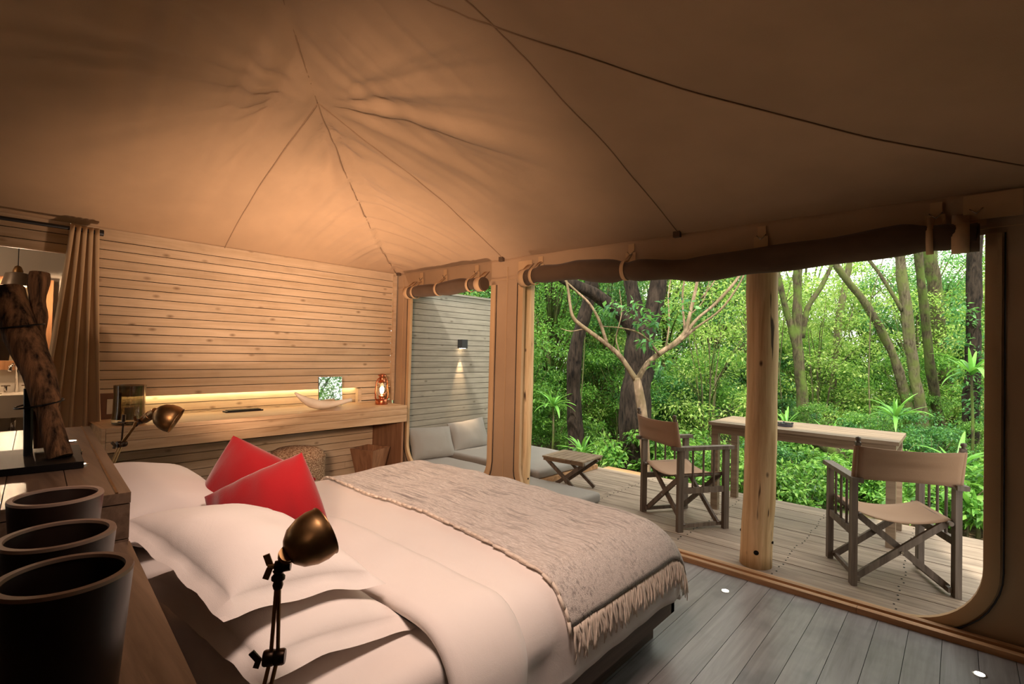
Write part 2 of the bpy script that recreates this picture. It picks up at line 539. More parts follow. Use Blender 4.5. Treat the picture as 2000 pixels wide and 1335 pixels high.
# bathroom beyond the curtain
ob('wall_bathroom', B().bbox((-6.5, -1.8, 0), (-6.38, 2.1, 2.3)), 'plaster', kind='structure')
ob('wall_bathroom_right', B().bbox((-6.5, 2.1, 0), (-5.13, 2.2, 2.3)), 'plaster', kind='structure')
ob('wall_bathroom_left', B().bbox((-6.5, -1.9, 0), (-5.1, -1.8, 2.3)), 'plaster', kind='structure')
ob('ceiling_bathroom', B().bbox((-6.5, -1.9, 2.3), (-5.0, 2.2, 2.36)), 'plaster', kind='structure')
ob('wall_back', B().bbox((-5.0, -2.35, 0), (0.6, -2.25, 2.3)), 'canvas_dark', kind='structure')  # unseen wall, its canvas darkened to cut bounced light
ob('wall_right', B().bbox((0.46, -2.3, 0), (0.5, 3.5, 2.3)), 'canvas_dark', kind='structure')  # darkened likewise so less light bounces to the ceiling

# ---- canvas roof
XR, YB = 0.45, -2.3
PJ = Vector((-2.894, 1.444))


def hcurve(d):
    pts = [(-0.6, 2.13), (0, 2.29), (0.76, 2.42), (1.35, 2.585), (2.09, 2.875), (2.46, 3.12), (2.72, 3.36), (3.2, 3.6)]
    for (a, za), (b_, zb) in zip(pts, pts[1:]):
        if d <= b_:
            t = (d - a) / (b_ - a)
            return za + (zb - za) * t
    return pts[-1][1]


HT = [hcurve(-0.6 + i * 0.02) for i in range(200)]
for _ in range(10):
    HT = [HT[0]] + [(HT[i - 1] + 2 * HT[i] + HT[i + 1]) / 4 for i in range(1, 199)] + [HT[-1]]


def hsm(d):
    t = max(0, min(198.99, (d + 0.6) / 0.02)); i = int(t); return HT[i] + (HT[i + 1] - HT[i]) * (t - i)


def fold(a, seed):
    return noise.noise(Vector((a, seed, 0.5))) + 0.5 * noise.noise(Vector((a * 2.3, seed + 4, 1.5)))


def roofz(x, y):
    ds = sorted((x - XW, YC - y, XR - x, y - YB)); d = ds[0]; gap = ds[1] - ds[0]
    z = hsm(d)
    # faces bulge a little above the hips
    dd = max(0.0, min(1.0, d / 2.5))
    z += 0.14 * math.sin(pi * dd) * (1 - math.exp(-gap / 0.55))
    # folds that fan out of the seam junction and run along the hip
    v = Vector((x, y)) - PJ; r = v.length; a = math.atan2(v.y, v.x)
    amp = 0.026 * math.exp(-((r - 0.55) / 0.9) ** 2) * min(1, r / 0.25) * min(1, max(0.0, d) / 0.25)
    z += amp * fold(a * 7.0, 2.0)
    # folds along the slope, near the front-left hip
    s = (x - XW) - (YC - y)
    if s < 0:
        along = y; amp2 = 0.036
    else:
        along = x; amp2 = 0.036
    z += amp2 * math.exp(-(s / 1.3) ** 2) * fold(along * 7.5 + 0.6 * d, 9.0) * min(1, max(0, d) / 0.3) * math.exp(-max(0, d - 1.8))
    z += 0.012 * noise.noise(Vector((x * 1.1, y * 1.1, 3.3))) * min(1, max(0, d))
    return z


xs = np.arange(XW + 0.0, XR + 0.03, 0.026); ys = np.arange(YB, YC + 0.47, 0.026)
roof = ob('ceiling', B().grid([[(x_, y_, roofz(x_, y_)) for y_ in ys] for x_ in xs]), 'canvas', smooth='all', kind='structure')
so = roof.modifiers.new('thick', 'SOLIDIFY'); so.thickness = 0.008; so.offset = 1


def seam(a, b_, bow=0.0, n=80, r=0.004, off=0.0105):
    a = Vector(a); b_ = Vector(b_); pts = []
    nrm = Vector((-(b_ - a).y, (b_ - a).x)).normalized()
    for i in range(n + 1):
        t = i / n; p = a.lerp(b_, t) + nrm * bow * math.sin(pi * t)
        pts.append((p.x, p.y, roofz(p.x, p.y) - off))
    ob('seam', B().tube(pts, r, 6), 'seam', roof, smooth='all')


seam(PJ, (XW, 1.66), 0.02); seam(PJ, (-3.265, YC), -0.03); seam((XW + .02, YC - .02), PJ, 0.0, off=.017); seam(PJ, (-2.3, 0.85), 0.0, off=.017)
seam((-1.53, YC), (-1.53, 1.0), 0.0); seam((XR - .02, YC - .02), (-2.2, 0.88), 0.0)

# ---- canvas front wall with two openings
def opening(x0, x1, z0, z1, r, n=12, off=0.0):
    x0 -= off; x1 += off; z0 -= off; r += off
    p = [(x0, z1)]
    p += [(x0 + r - r * math.cos(t * pi / 2 / n), z0 + r - r * math.sin(t * pi / 2 / n)) for t in range(n + 1)]
    p += [(x1 - r + r * math.sin(t * pi / 2 / n), z0 + r - r * math.cos(t * pi / 2 / n)) for t in range(n + 1)]
    p += [(x1, z1)]
    return p


OPL = (-4.68, -3.41, 0.09, 2.04, 0.26); OPR = (-3.0, 0.095, 0.02, 2.06, 0.34)


def inside(op, x, z, m):
    x0, x1, z0, z1, r = op
    if not (x0 - m < x < x1 + m and z0 - m < z < z1 + m):
        return False
    for cx in (x0 + r, x1 - r):
        if (x < x0 + r if cx == x0 + r else x > x1 - r) and z < z0 + r:
            return math.hypot(x - cx, z - z0 - r) < r + m
    return True


loops = [[(XW, 0), (XR, 0), (XR, 2.3), (XW, 2.3)], opening(*OPL), opening(*OPR)]
vin = []; edges = []
for L in loops:
    n0 = len(vin); dense = []
    for i, p in enumerate(L):
        q = L[(i + 1) % len(L)]; m = max(1, int(math.hypot(q[0] - p[0], q[1] - p[1]) / 0.06))
        dense += [(p[0] + (q[0] - p[0]) * k / m, p[1] + (q[1] - p[1]) * k / m) for k in range(m)]
    vin += [Vector(p) for p in dense]; edges += [(n0 + i, n0 + (i + 1) % len(dense)) for i in range(len(dense))]
for i in range(1, 120):
    for j in range(1, 50):
        x_ = XW + i * 0.046; z_ = j * 0.046
        if x_ < XR - .02 and z_ < 2.28 and not inside(OPL, x_, z_, .02) and not inside(OPR, x_, z_, .02):
            vin.append(Vector((x_ + rnd.uniform(-.004, .004), z_)))
vo, eo, fo, _, _, _ = delaunay_2d_cdt(vin, edges, [], 0, 1e-5)
b = B(); keep = []
for f in fo:
    c = sum((vo[i] for i in f), Vector((0, 0))) / len(f)
    if not inside(OPL, c.x, c.y, 0) and not inside(OPR, c.x, c.y, 0) and XW - .001 < c.x < XR + .001 and -0.001 < c.y < 2.301:
        keep.append(f)


def wally(x, z):
    return YC + 0.010 * noise.noise(Vector((x * 3.0, z * 1.3, 0.2))) + 0.006 * noise.noise(Vector((x * 9 + z * 4, z * 2, 1.2)))


b.add([(p.x, wally(p.x, p.y), p.y) for p in vo], keep)
wf = ob('wall_front', b, 'canvas', smooth='all', kind='structure')
so = wf.modifiers.new('thick', 'SOLIDIFY'); so.thickness = 0.008; so.offset = 0
for op, wd in ((OPL, 0.055), (OPR, 0.062)):
    pin = opening(*op); pout = opening(*op, off=wd)
    for nm, (A, Bp), y_, mt, th in (('binding', (pin, pout), YC - 0.016, 'canvas_trim', 0.012),):
        bb = B(); n = len(A)
        vs = []
        for (xa, za), (xb, zb) in zip(A, Bp):
            vs += [(xa, y_ - .004, za), ((xa + xb) / 2, y_ - .011, (za + zb) / 2), (xb, y_, zb), (xb, YC + .012, zb), (xa, YC + .012, za)]
        fs = [(i * 5 + k, i * 5 + (k + 1) % 5, (i + 1) * 5 + (k + 1) % 5, (i + 1) * 5 + k) for i in range(n - 1) for k in range(5)]
        bb.add(vs, fs)
        ob(nm, bb, mt, wf, smooth=True)
    zp = opening(*op, off=wd + 0.012)
    ob('zipper', B().tube([(x_, YC - 0.012 + .004 * math.sin(i * 1.7), z_) for i, (x_, z_) in enumerate(zp)], 0.004, 6), 'black', wf, smooth='all')
# vertical seams and mud flap line on the post, top band
for x_ in (-3.2, -4.82, 0.28):
    ob('seam', B().tube([(x_, YC - .016, z_ * .1) for z_ in range(0, 23)], 0.003, 5), 'canvas_trim', wf, smooth='all')
ob('seam', B().tube([(XW + .02 + i * .1, YC - .017, 2.085 + .006 * math.sin(i)) for i in range(55)], 0.003, 5), 'canvas_trim', wf, smooth='all')
ob('mud_flap', B().grid([[(-3.41 - .0 + .41 * i / 10, YC - .02, z_) for z_ in (0.0, 0.1, 0.2)] for i in range(11)]), 'canvas_trim', wf)
# webbing patches and hooks on the top band
for x_ in (-4.49, -4.09, -3.61, -2.8, -1.905, -0.967, -0.099, 0.06):
    pa_ = ob('patch', B().box((x_, YC - .02, 2.205), (0.05, 0.006, 0.10)).box((x_ - .004, YC - .022, 2.145), (0.085, 0.006, 0.085)), 'canvas_trim', wf)
    ob('hook', B().tube([(x_ - .028, YC - .03, 2.195), (x_, YC - .045, 2.165), (x_ + .028, YC - .03, 2.197)], 0.0035, 6), 'steel', pa_, smooth='all')
for x_ in (-4.9, -3.265, -1.533):
    z_ = roofz(x_, YC) - 0.01
    ob('eave_loop', B().box((x_, YC - .035, z_), (0.05, 0.03, 0.045)), 'canvas_dark', wf)
ob('corner_flap', B().box((-2.97, YC - .03, 2.19), (0.16, 0.008, 0.085)), 'canvas_trim', wf)
ob('corner_flap', B().box((0.12, YC - .03, 2.2), (0.22, 0.008, 0.13)), 'canvas_trim', wf)


def rolled_blind(x0, x1, zs, rad, label, straps, wide):
    t = thing('rolled_blind', label, 'blind', ((x0 + x1) / 2, YC - .1, zs[0] - .1))
    n = 80; pts = []; rr = []
    for i in range(n + 1):
        u = i / n; x_ = x0 + (x1 - x0) * u
        k = u * (len(zs) - 1); j = min(int(k), len(zs) - 2); z_ = zs[j] + (zs[j + 1] - zs[j]) * (k - j)
        near = min(abs(x_ - s_) for s_ in straps + wide)
        rr.append(rad * (1 - 0.22 * math.exp(-(near / .07) ** 2)) * (1 + .1 * noise.noise(Vector((x_ * 2.2, 1, 2)))))
        pts.append((x_, YC - .10 + .01 * noise.noise(Vector((x_ * 2, 3, 3))), z_))
    ob('roll', B().tube(pts, rr, 22, jit=0.35), 'canvas_dark', t, smooth='all')
    ob('roll_end', B().tube([(x0 - .012, YC - .1, zs[0]), (x0 + .05, YC - .1, zs[0])], rad * .9, 18), 'canvas_dark', t, smooth=True)
    ob('roll_end', B().tube([(x1 - .05, YC - .1, zs[-1]), (x1 + .012, YC - .1, zs[-1])], rad * .9, 18), 'canvas_dark', t, smooth=True)
    for s_, wd in [(q, .03) for q in straps] + [(q, .07) for q in wide]:
        u = (s_ - x0) / (x1 - x0); k = max(0, min(len(zs) - 1.001, u * (len(zs) - 1))); j = int(k); zc = zs[j] + (zs[j + 1] - zs[j]) * (k - j)
        rws = []
        for a in range(17):
            th = -pi * .5 + pi * 1.25 * a / 16
            R = rad * .86 + .006
            y_ = YC - .10 - math.cos(th) * R; z_ = zc - math.sin(th) * R
            rws.append([(s_ - wd / 2, y_, z_), (s_ + wd / 2, y_, z_)])
        rws.insert(0, [(s_ - wd / 2, YC - .02, zc + rad + .06), (s_ + wd / 2, YC - .02, zc + rad + .06)])
        so_ = ob('strap', B().grid(rws), 'canvas_trim', t, smooth='all')
        m = so_.modifiers.new('t', 'SOLIDIFY'); m.thickness = .004
    return t


rolled_blind(-2.93, 0.06, [2.06, 2.08, 2.085, 2.05, 2.025, 2.0, 2.01, 2.02, 2.03, 2.05, 2.03], 0.078, 'long brown rolled-up blind strapped above the wide opening to the deck', [-2.8, -1.905, -0.12], [-2.91, 0.0])
rolled_blind(-4.62, -3.43, [2.03, 2.03, 2.04, 2.05, 2.045], 0.07, 'short brown rolled-up blind strapped above the small opening by the wooden wall', [-4.49, -4.09, -3.61], [-4.6, -3.47])

# threshold rails
tr = ob('trim_1', B().bbox((-3.35, 3.40, 0.0), (0.45, 3.505, 0.012)), 'threshold', kind='structure')
piece('rail', 'threshold', (-3.35, 3.395, 0.0), (-0.42, 3.435, 0.03), tr); piece('rail', 'threshold', (-0.418, 3.395, 0.0), (0.45, 3.435, 0.03), tr)
piece('rail', 'threshold', (-3.35, 3.462, 0.0), (0.45, 3.50, 0.034), tr)

# deck
dk = ob('floor_deck', B().bbox((-2.62, 3.60, -0.14), (1.2, 5.48, -0.03)).bbox((-5.0, 3.58, -0.14), (-2.62, 5.4, -0.03)), 'backing', kind='structure')
y = 3.615 - 0.152 * .3
first = True
nails = B()
while y < 5.45:
    y1 = min(y + 0.152, 5.5)
    piece('plank', 'deck', (-2.66, y + .003, -0.03), (1.2, y1 - .003, rnd.uniform(-.002, .001)), dk)
    for xn in (-2.59, -1.6, -0.894, -0.268, 0.36):
        for q in (0.3, 0.72):
            nails.lathe([(0.0055, 0), (0.0055, 0.0025), (0.0, 0.003)], (xn + rnd.uniform(-.012, .012), y + .152 * q, 0.0005), (0, 0, 1), 8)
    y = y1
ob('nail', nails, 'iron', dk, kind='stuff')
y = 3.615
while y < 5.4:
    piece('plank', 'deck', (-4.97, y + .003, -0.03), (-2.665, y + .149, -0.004), dk); y += .152
ob('trim_2', B().bbox((-2.68, 5.49, -0.2), (1.2, 5.52, -0.004)), 'deck', kind='structure')
st = thing('wooden_step', 'pale sunlit wooden step at the far left edge of the deck', 'step', (-2.95, 5.3, -0.3))
ob('tread', B().bbox((-3.3, 5.05, -0.06), (-2.68, 5.6, -0.012)), 'threshold', st)
ob('riser', B().bbox((-3.26, 5.5, -0.3), (-2.7, 5.54, -0.06)), 'threshold', st)

# terrain
def groundz(x, y):
    d = max(0, y - 5.4)
    return -0.28 - 0.05 * min(d, 2) + 0.012 * d + 0.10 * noise.noise(Vector((x * .5, y * .5, 7))) * min(1, d)
gx = np.arange(-22, 13, 0.5); gy = np.arange(3.2, 26, 0.4)
ob('ground', B().grid([[(a, c, groundz(a, c)) for c in gy] for a in gx]), 'soil', smooth='all', kind='structure')

# ------------------------------------------------------------------ furniture and things
# shelf along the board wall
sh = thing('wall_shelf', 'long pale wooden shelf running along the board wall', 'shelf', (-4.7, 2.0, 0))
ob('shelf_top', B().bbox((-5.066, 0.76, 0.785), (-4.41, 3.095, 0.80)).bbox((XW, 3.095, 0.768), (-4.41, 3.30, 0.80)).bbox((XW, 0.76, 0.768), (-4.41, 3.095, 0.785)), 'shelf', sh)
ob('fascia_board', B().bbox((-4.435, 0.76, 0.705), (-4.405, 3.30, 0.766)), 'shelf', sh)
ob('fascia_board', B().bbox((-4.437, 0.76, 0.63), (-4.407, 3.30, 0.702)), 'shelf', sh)
ob('underside', B().bbox((XW, 0.78, 0.64), (-4.44, 3.28, 0.66)), 'shelf', sh)
ob('end_panel', B().bbox((XW, 0.735, 0.63), (-4.407, 0.758, 0.80)), 'shelf', sh)
ob('end_panel', B().bbox((XW, 3.26, 0.0), (-4.44, 3.285, 0.64)), 'bin_wood', sh)  # dark brown panel stands in for the shaded canvas jamb
ls = thing('led_strip', 'glowing warm strip light hidden in the slot above the shelf', 'light', (-5.03, 1.95, 0.97))
ob('lens', B().bbox((-5.052, 0.85, 0.966), (-5.03, 3.06, 0.974)), 'led', ls)
ob('channel', B().bbox((-5.055, 0.84, 0.974), (-5.008, 3.07, 0.982)), 'steel', ls)

# hurricane glass with candle
g = thing('hurricane_vase', 'smoked glass candle vase on the left end of the shelf', 'vase', (-4.58, 0.92, 0.80))
c0 = (-4.58, 0.92, 0.80)
ob('glass', B().lathe([(0.0, 0.0), (0.09, 0.0), (0.103, 0.01), (0.105, 0.03), (0.098, 0.10), (0.096, 0.22), (0.099, 0.285), (0.093, 0.285), (0.090, 0.22), (0.091, 0.10), (0.096, 0.04), (0.0, 0.032)], c0, n=36), 'smoke', g, smooth=True)
cn = tag(ob('candle', B().lathe([(0.0, 0.033), (0.028, 0.033), (0.028, 0.115), (0.024, 0.12), (0.0, 0.116)], c0, n=20).tube([(c0[0], c0[1], c0[2] + .115), (c0[0] + .001, c0[1], c0[2] + .13)], .0012, 5), 'candle', smooth=True), 'stubby white pillar candle standing inside the smoked glass vase', 'candle')
fr = thing('notice_board', 'small brown board with a pale printed card leaning behind the smoked vase', 'board', (-4.93, 0.86, 0.80))
bb_ = ob('backboard', B().bbox((-4.955, 0.775, 0.80), (-4.94, 0.93, 1.0)), 'board', fr)
ob('card', B().bbox((-4.94, 0.85, 0.84), (-4.937, 0.915, 0.955)), 'paper', bb_)
pt = thing('pen_tray', 'thin dark slotted tray lying on the shelf', 'tray', (-4.86, 1.82, 0.80))
ob('tray', B().bbox((-4.90, 1.66, 0.80), (-4.82, 1.98, 0.812)), 'black', pt)
for i in range(3):
    ob('rib', B().bbox((-4.89 + i * .028, 1.68, 0.812), (-4.88 + i * .028, 1.96, 0.818)), 'iron', pt)

# horn
hp = []
for i in range(15):
    u = i / 14
    hp.append((-4.60 + .05 * u, 2.17 + 0.55 * u, 0.80 + 0.045 + 0.125 * (1 - u / .5) ** 2 * (u < .5) + 0.035 * max(0, u - .6) ** 1.2 * 3))
hr = [0.012 + .044 * min(1, i / 3.5) * (1 - .75 * max(0, (i - 5) / 9)) for i in range(15)]
tag(ob('curved_horn', B().tube(hp, hr, 16, flat=0.8), 'horn', smooth='all'), 'pale polished curved horn lying on the shelf before the small mirror', 'horn')
mi = thing('shelf_mirror', 'small frameless mirror standing on the shelf behind the horn', 'mirror', (-4.75, 2.62, 0.80))
Rm = Matrix.Rotation(math.radians(-4), 3, 'Z') @ Matrix.Rotation(math.radians(-5), 3, 'Y')
ob('pane', B().box((-4.76, 2.61, 0.955), (0.005, 0.24, 0.29), Rm), 'mirror', mi)
ob('back', B().box(Vector((-4.76, 2.61, 0.955)) + Rm @ Vector((-.006, 0, 0)), (0.007, 0.246, 0.296), Rm), 'black', mi)
ob('foot', B().box((-4.80, 2.59, 0.81), (0.09, 0.05, 0.02), Rm), 'black', mi)
ob('socket_block', B().bbox((XW, 3.03, 0.80), (-4.93, 3.07, 0.955)), 'pine', wall)

# storm lantern
L0 = Vector((-4.66, 3.15, 0.80))
la = thing('storm_lantern', 'copper storm lantern glowing at the right end of the shelf', 'lantern', L0)
ob('tank', B().lathe([(0.0, 0), (0.062, 0), (0.066, 0.008), (0.066, 0.045), (0.058, 0.055), (0.03, 0.06), (0.026, 0.075), (0.0, 0.076)], L0), 'copper', la, smooth=True)
ob('burner', B().lathe([(0.0, 0.07), (0.034, 0.074), (0.036, 0.09), (0.018, 0.1), (0.0, 0.102)], L0), 'copper', la, smooth=True)
ob('globe', B().lathe([(0.032, 0.09), (0.05, 0.12), (0.058, 0.155), (0.05, 0.2), (0.036, 0.235), (0.033, 0.235), (0.047, 0.2), (0.055, 0.155), (0.047, 0.12), (0.03, 0.092)], L0, close=True), 'clear', la, smooth=True)
ob('bulb', B().lathe([(0.0, 0.11), (0.012, 0.115), (0.024, 0.15), (0.022, 0.175), (0.0, 0.2)], L0, n=16), 'lantern_bulb', la, smooth=True)
ob('chimney', B().lathe([(0.0, 0.232), (0.04, 0.232), (0.042, 0.245), (0.03, 0.26), (0.03, 0.29), (0.034, 0.3), (0.0, 0.302)], L0), 'copper', la, smooth=True)
ob('cap', B().lathe([(0.0, 0.312), (0.046, 0.306), (0.044, 0.316), (0.02, 0.328), (0.0, 0.33)], L0).tube([L0 + Vector((0, 0, .3)), L0 + Vector((0, 0, .312))], .012, 8), 'copper', la, smooth=True)
for s_ in (-1, 1):
    pts = [L0 + Vector((0.2 * .0, s_ * a, z_)) for a, z_ in ((.062, .045), (.078, .07), (.082, .13), (.075, .2), (.066, .25), (.05, .275), (.03, .28))]
    ob('side_tube', B().tube(pts, .0075, 8), 'copper', la, smooth='all')
    ob('guard_wire', B().tube([L0 + Vector((.06 * math.cos(t), s_ * (.03 + .012 * math.sin(t)), .11 + .1 * (.5 + .5 * math.sin(t)))) for t in np.linspace(0, 2 * pi, 22)], .0018, 5), 'copper', la, smooth='all')
ob('bail', B().tube([L0 + Vector((.02 + .07 * math.sin(t), .085 * math.cos(t), .03 + .0 * t)) for t in np.linspace(-.3, pi + .3, 18)], .002, 5), 'copper', la, smooth='all')
light('lantern_glow', 'POINT', L0 + Vector((0, 0, .16)), L0, 5, (1.0, .62, .28), shadow_soft_size=.02)

# pouf and waste bin
po = thing('woven_pouf', 'round woven natural-fibre pouf under the shelf behind the red cushions', 'pouf', (-4.42, 2.12, 0))
def rib(p):
    return p
ob('body', B().lathe([(0.0, 0.0), (0.21, 0.0), (0.235, 0.03)] + [(0.238 + .005 * math.sin(i * 2.6), 0.05 + .0125 * i) for i in range(28)] + [(0.234, 0.43), (0.215, 0.465), (0.17, 0.49), (0.08, 0.505), (0.0, 0.508)], (-4.42, 2.12, 0), n=48), 'weave', po, smooth='all')
ob('seam', B().lathe([(0.232, 0.415), (0.243, 0.425), (0.232, 0.435)], (-4.42, 2.12, 0), n=48), 'weave', po, smooth='all')
bn = thing('waste_bin', 'tapered square wooden waste bin under the right end of the shelf', 'bin', (-4.58, 3.02, 0))
cb = Vector((-4.62, 3.0, 0)); hb, ht = .085, .145; zb, zt = .0, .36
Rb = Matrix.Rotation(math.radians(20), 3, 'Z')
def binpt(sx, sy, hh, z_, inset=0):
    return cb + Rb @ Vector((sx * (hh - inset), sy * (hh - inset), z_))
for a, c in (((-1, -1), (1, -1)), ((1, -1), (1, 1)), ((1, 1), (-1, 1)), ((-1, 1), (-1, -1))):
    vs = [binpt(*a, hb, zb), binpt(*c, hb, zb), binpt(*c, ht, zt), binpt(*a, ht, zt), binpt(*a, hb, zb, .012), binpt(*c, hb, zb, .012), binpt(*c, ht, zt, .012), binpt(*a, ht, zt, .012)]
    ob('side_panel', B().add(vs, [(0, 1, 2, 3), (7, 6, 5, 4), (0, 4, 5, 1), (3, 2, 6, 7), (1, 5, 6, 2), (0, 3, 7, 4)]), 'bin_wood', bn)
ob('bottom', B().box(cb + Vector((0, 0, .012)), (hb * 1.8, hb * 1.8, .02), Rb), 'bin_wood', bn)

# curtain and rod
crod = thing('curtain_rod', 'dark round curtain rod above the bathroom doorway', 'rod', (-4.9, 0, 2.2))
ob('rod', B().tube([(-4.86, -1.3, 2.222), (-4.86, 0.745, 2.222)], 0.014, 12), 'black', crod, smooth=True)
ob('finial', B().lathe([(0, 0), (.02, 0), (.024, .004), (.024, .03), (0, .034)], (-4.86, 0.745, 2.222), (0, 1, 0), 16), 'black', crod, smooth=True)
ob('bracket', B().bar((XW, 0.70, 2.222), (-4.86, 0.70, 2.222), .012, .02), 'black', crod)
rows = []
nz = 40; nu = 160
for j in range(nz + 1):
    t = j / nz; z_ = 2.24 - 2.2 * t
    wdt = 0.60 - 0.0; half = 0.08 + 0.105 * min(1, t * 1.5) ** 1.2
    row = []
    for i in range(nu + 1):
        u = i / nu; ph = u * 2 * pi * 4.5
        yy = 0.665 + (u * 2 - 1) * half - 0.05 * min(1, t * 1.3) + 0.018 * math.sin(ph * 2)
        xx = -4.87 + 0.05 * math.sin(ph + 0.35 * math.sin(t * 3)) * (0.75 + .5 * t)
        row.append((xx, yy, z_ + .012 * math.cos(ph) * (1 - t)))
    rows.append(row)
cu = tag(ob('curtain', B().grid(rows), 'curtain', smooth='all'), 'gathered beige curtain drawn beside the bathroom doorway', 'curtain')
mm = cu.modifiers.new('t', 'SOLIDIFY'); mm.thickness = .004

# bathroom fittings
bm = thing('bathroom_mirror', 'wood-framed mirror on the plaster wall of the bathroom', 'mirror', (-6.36, 0.2, 1.5))
ob('pane', B().bbox((-6.375, -0.3, 1.2), (-6.36, 0.56, 1.88)), 'mirror', bm)
for lo, hi in (((-6.38, 0.55, 1.13), (-6.33, 0.66, 1.96)), ((-6.38, -0.4, 1.13), (-6.33, -0.29, 1.96)), ((-6.38, -0.29, 1.87), (-6.33, 0.55, 1.96)), ((-6.38, -0.29, 1.13), (-6.33, 0.55, 1.21))):
    ob('frame_rail', B().bbox(lo, hi), 'frame_wood', bm)
bs = thing('basin_counter', 'thick pale stone basin counter below the bathroom mirror', 'basin', (-6.2, 0.2, 0.7))
ob('slab', B().bbox((-6.37, -0.5, 0.74), (-5.98, 0.56, 0.93)), 'ceramic', bs)
ob('bowl', B().lathe([(.14, 0), (.145, .012), (.13, .012), (.1, .004), (0, .002)], (-6.17, 0.2, 0.931), n=32), 'ceramic', bs, smooth=True)
ob('waste_pipe', B().tube([(-6.2, 0.42, 0.74), (-6.2, 0.42, 0.62), (-6.24, 0.42, 0.57), (-6.3, 0.42, 0.57), (-6.38, 0.42, 0.6)], .018, 10), 'chrome', bs, smooth='all')
tp = thing('basin_tap', 'chrome cross-handle tap on the basin counter', 'tap', (-6.28, 0.43, 0.93))
ob('spout', B().tube([(-6.30, 0.44, 0.93), (-6.30, 0.44, 1.13), (-6.285, 0.43, 1.17), (-6.25, 0.41, 1.18), (-6.215, 0.39, 1.16), (-6.205, 0.385, 1.12)], .014, 10), 'chrome', tp, smooth='all')
for dy in (-.07, .06):
    ob('handle', B().tube([(-6.3, .44 + dy, .93), (-6.3, .44 + dy, .99)], .012, 8).bar((-6.33, .44 + dy, .99), (-6.27, .44 + dy, .99), .01, .01).bar((-6.3, .41 + dy, .99), (-6.3, .47 + dy, .99), .01, .01), 'chrome', tp)
pd = thing('pendant_lamp', 'grey metal pendant lamp glowing in the bathroom', 'lamp', (-6.05, 0.40, 1.85))
P0 = (-6.05, 0.40, 1.86)
ob('shade', B().lathe([(.098, 0), (.1, .004), (.075, .1), (.03, .112), (.03, .118), (.078, .106), (.104, .002), (.104, 0)], P0, n=32, close=True), 'pendant', pd, smooth=True)
ob('lamp_holder', B().lathe([(.0, .1), (.032, .1), (.034, .13), (.022, .165), (.008, .175), (0, .176)], P0, n=20), 'brass', pd, smooth=True)
ob('cord', B().tube([(P0[0], P0[1], P0[2] + .17), (P0[0], P0[1], 2.3)], .003, 6), 'black', pd)
ob('bulb', B().lathe([(0, -.03), (.02, -.02), (.028, .01), (.018, .06), (0.01, .1)], P0, n=16), 'bulb', pd, smooth=True)
light('pendant_glow', 'POINT', (P0[0], P0[1], P0[2] - .04), P0, 22, (1.0, .7, .45), shadow_soft_size=.02)

# headboard console
CA = math.radians(-5.0)
hb_ = thing('headboard_console', 'dark wooden headboard console with a lower ledge at the head of the bed', 'headboard', (-1.657, 0.345, 0), CA)
def hloc(name, lo, hi, mat, par=None):
    return ob(name, B().bbox(lo, hi), mat, par or hb_, world=False)
hloc('body', (-1.40, -0.60, 0.0), (-0.025, -0.02, 0.97), 'dark_wood')
for i in range(5):
    hloc('top_board', (-1.425, -0.62 + i * .124 + (.001 if i else 0), 0.972), (0.0, -0.62 + (i + 1) * .124 - .001, 1.0), 'dark_wood')
hloc('inlay', (-1.42, -0.034, 0.9995), (-0.002, -0.028, 1.0025), 'brass')
for i in range(3):
    hloc('end_board', (-0.022, -0.6, 0.69 + i * .094), (-0.002, -0.002, 0.69 + i * .094 + .091), 'dark_wood')
hloc('ledge_body', (-0.02, -0.46, 0.0), (1.15, -0.03, 0.84), 'dark_wood')
hloc('ledge_top', (0.0, -0.5, 0.842), (1.18, 0.0, 0.87), 'dark_wood')
hloc('front_panel', (-1.40, -0.018, 0.0), (-0.03, 0.0, 0.965), 'dark_wood')
for lx in (-0.98, -0.73, -0.46):
    q = Matrix.Translation((-1.657, .345, 0)) @ Matrix.Rotation(CA, 4, 'Z') @ Vector((lx, -0.085, 1.0))
    s_ = thing('console_spotlight', {-0.98: 'farthest of three small recessed spotlights in the console top', -0.73: 'middle one of three small recessed spotlights in the console top', -0.46: 'nearest of three small recessed spotlights in the console top'}[lx], 'light', q)
    ob('bezel', B().lathe([(.024, 0), (.024, .003), (.018, .004), (.018, 0)], q, n=24, close=True), 'steel', s_, smooth=True)
    ob('lens', B().lathe([(0, .0005), (.0175, .0005), (.0165, .0025), (0, .0025)], q, n=24), 'console_led', s_, smooth=True)
    light('console_spot_beam', 'SPOT', q + Vector((0, 0, .006)), q + Vector((.02, -.25, 1)), 2.2, (1, .75, .5), spot_size=1.7, spot_blend=1.0, shadow_soft_size=.015)

# pots on the ledge
for (px_, py_, lab) in ((-1.486, 0.175, 'farthest of three dark tapered pots on the console ledge'), (-1.188, 0.144, 'middle one of three dark tapered pots on the console ledge'), (-0.978, 0.128, 'nearest and largest-looking of three dark tapered pots on the console ledge')):
    p_ = thing('dark_pot', lab, 'pot', (px_, py_, 0.87), 0, 'dark pots on the console ledge')
    pb_ = ob('body', B().lathe([(0, 0), (.064, 0), (.067, .004), (.081, .186), (.071, .186), (.06, .015), (0, .014)], (px_, py_, .87), n=48), 'pot', p_, smooth=True)
    ob('rim', B().lathe([(.0695, .185), (.0705, .19), (.08, .19), (.0815, .185)], (px_, py_, .87), n=48, close=True), 'pot_rim', pb_, smooth=True)

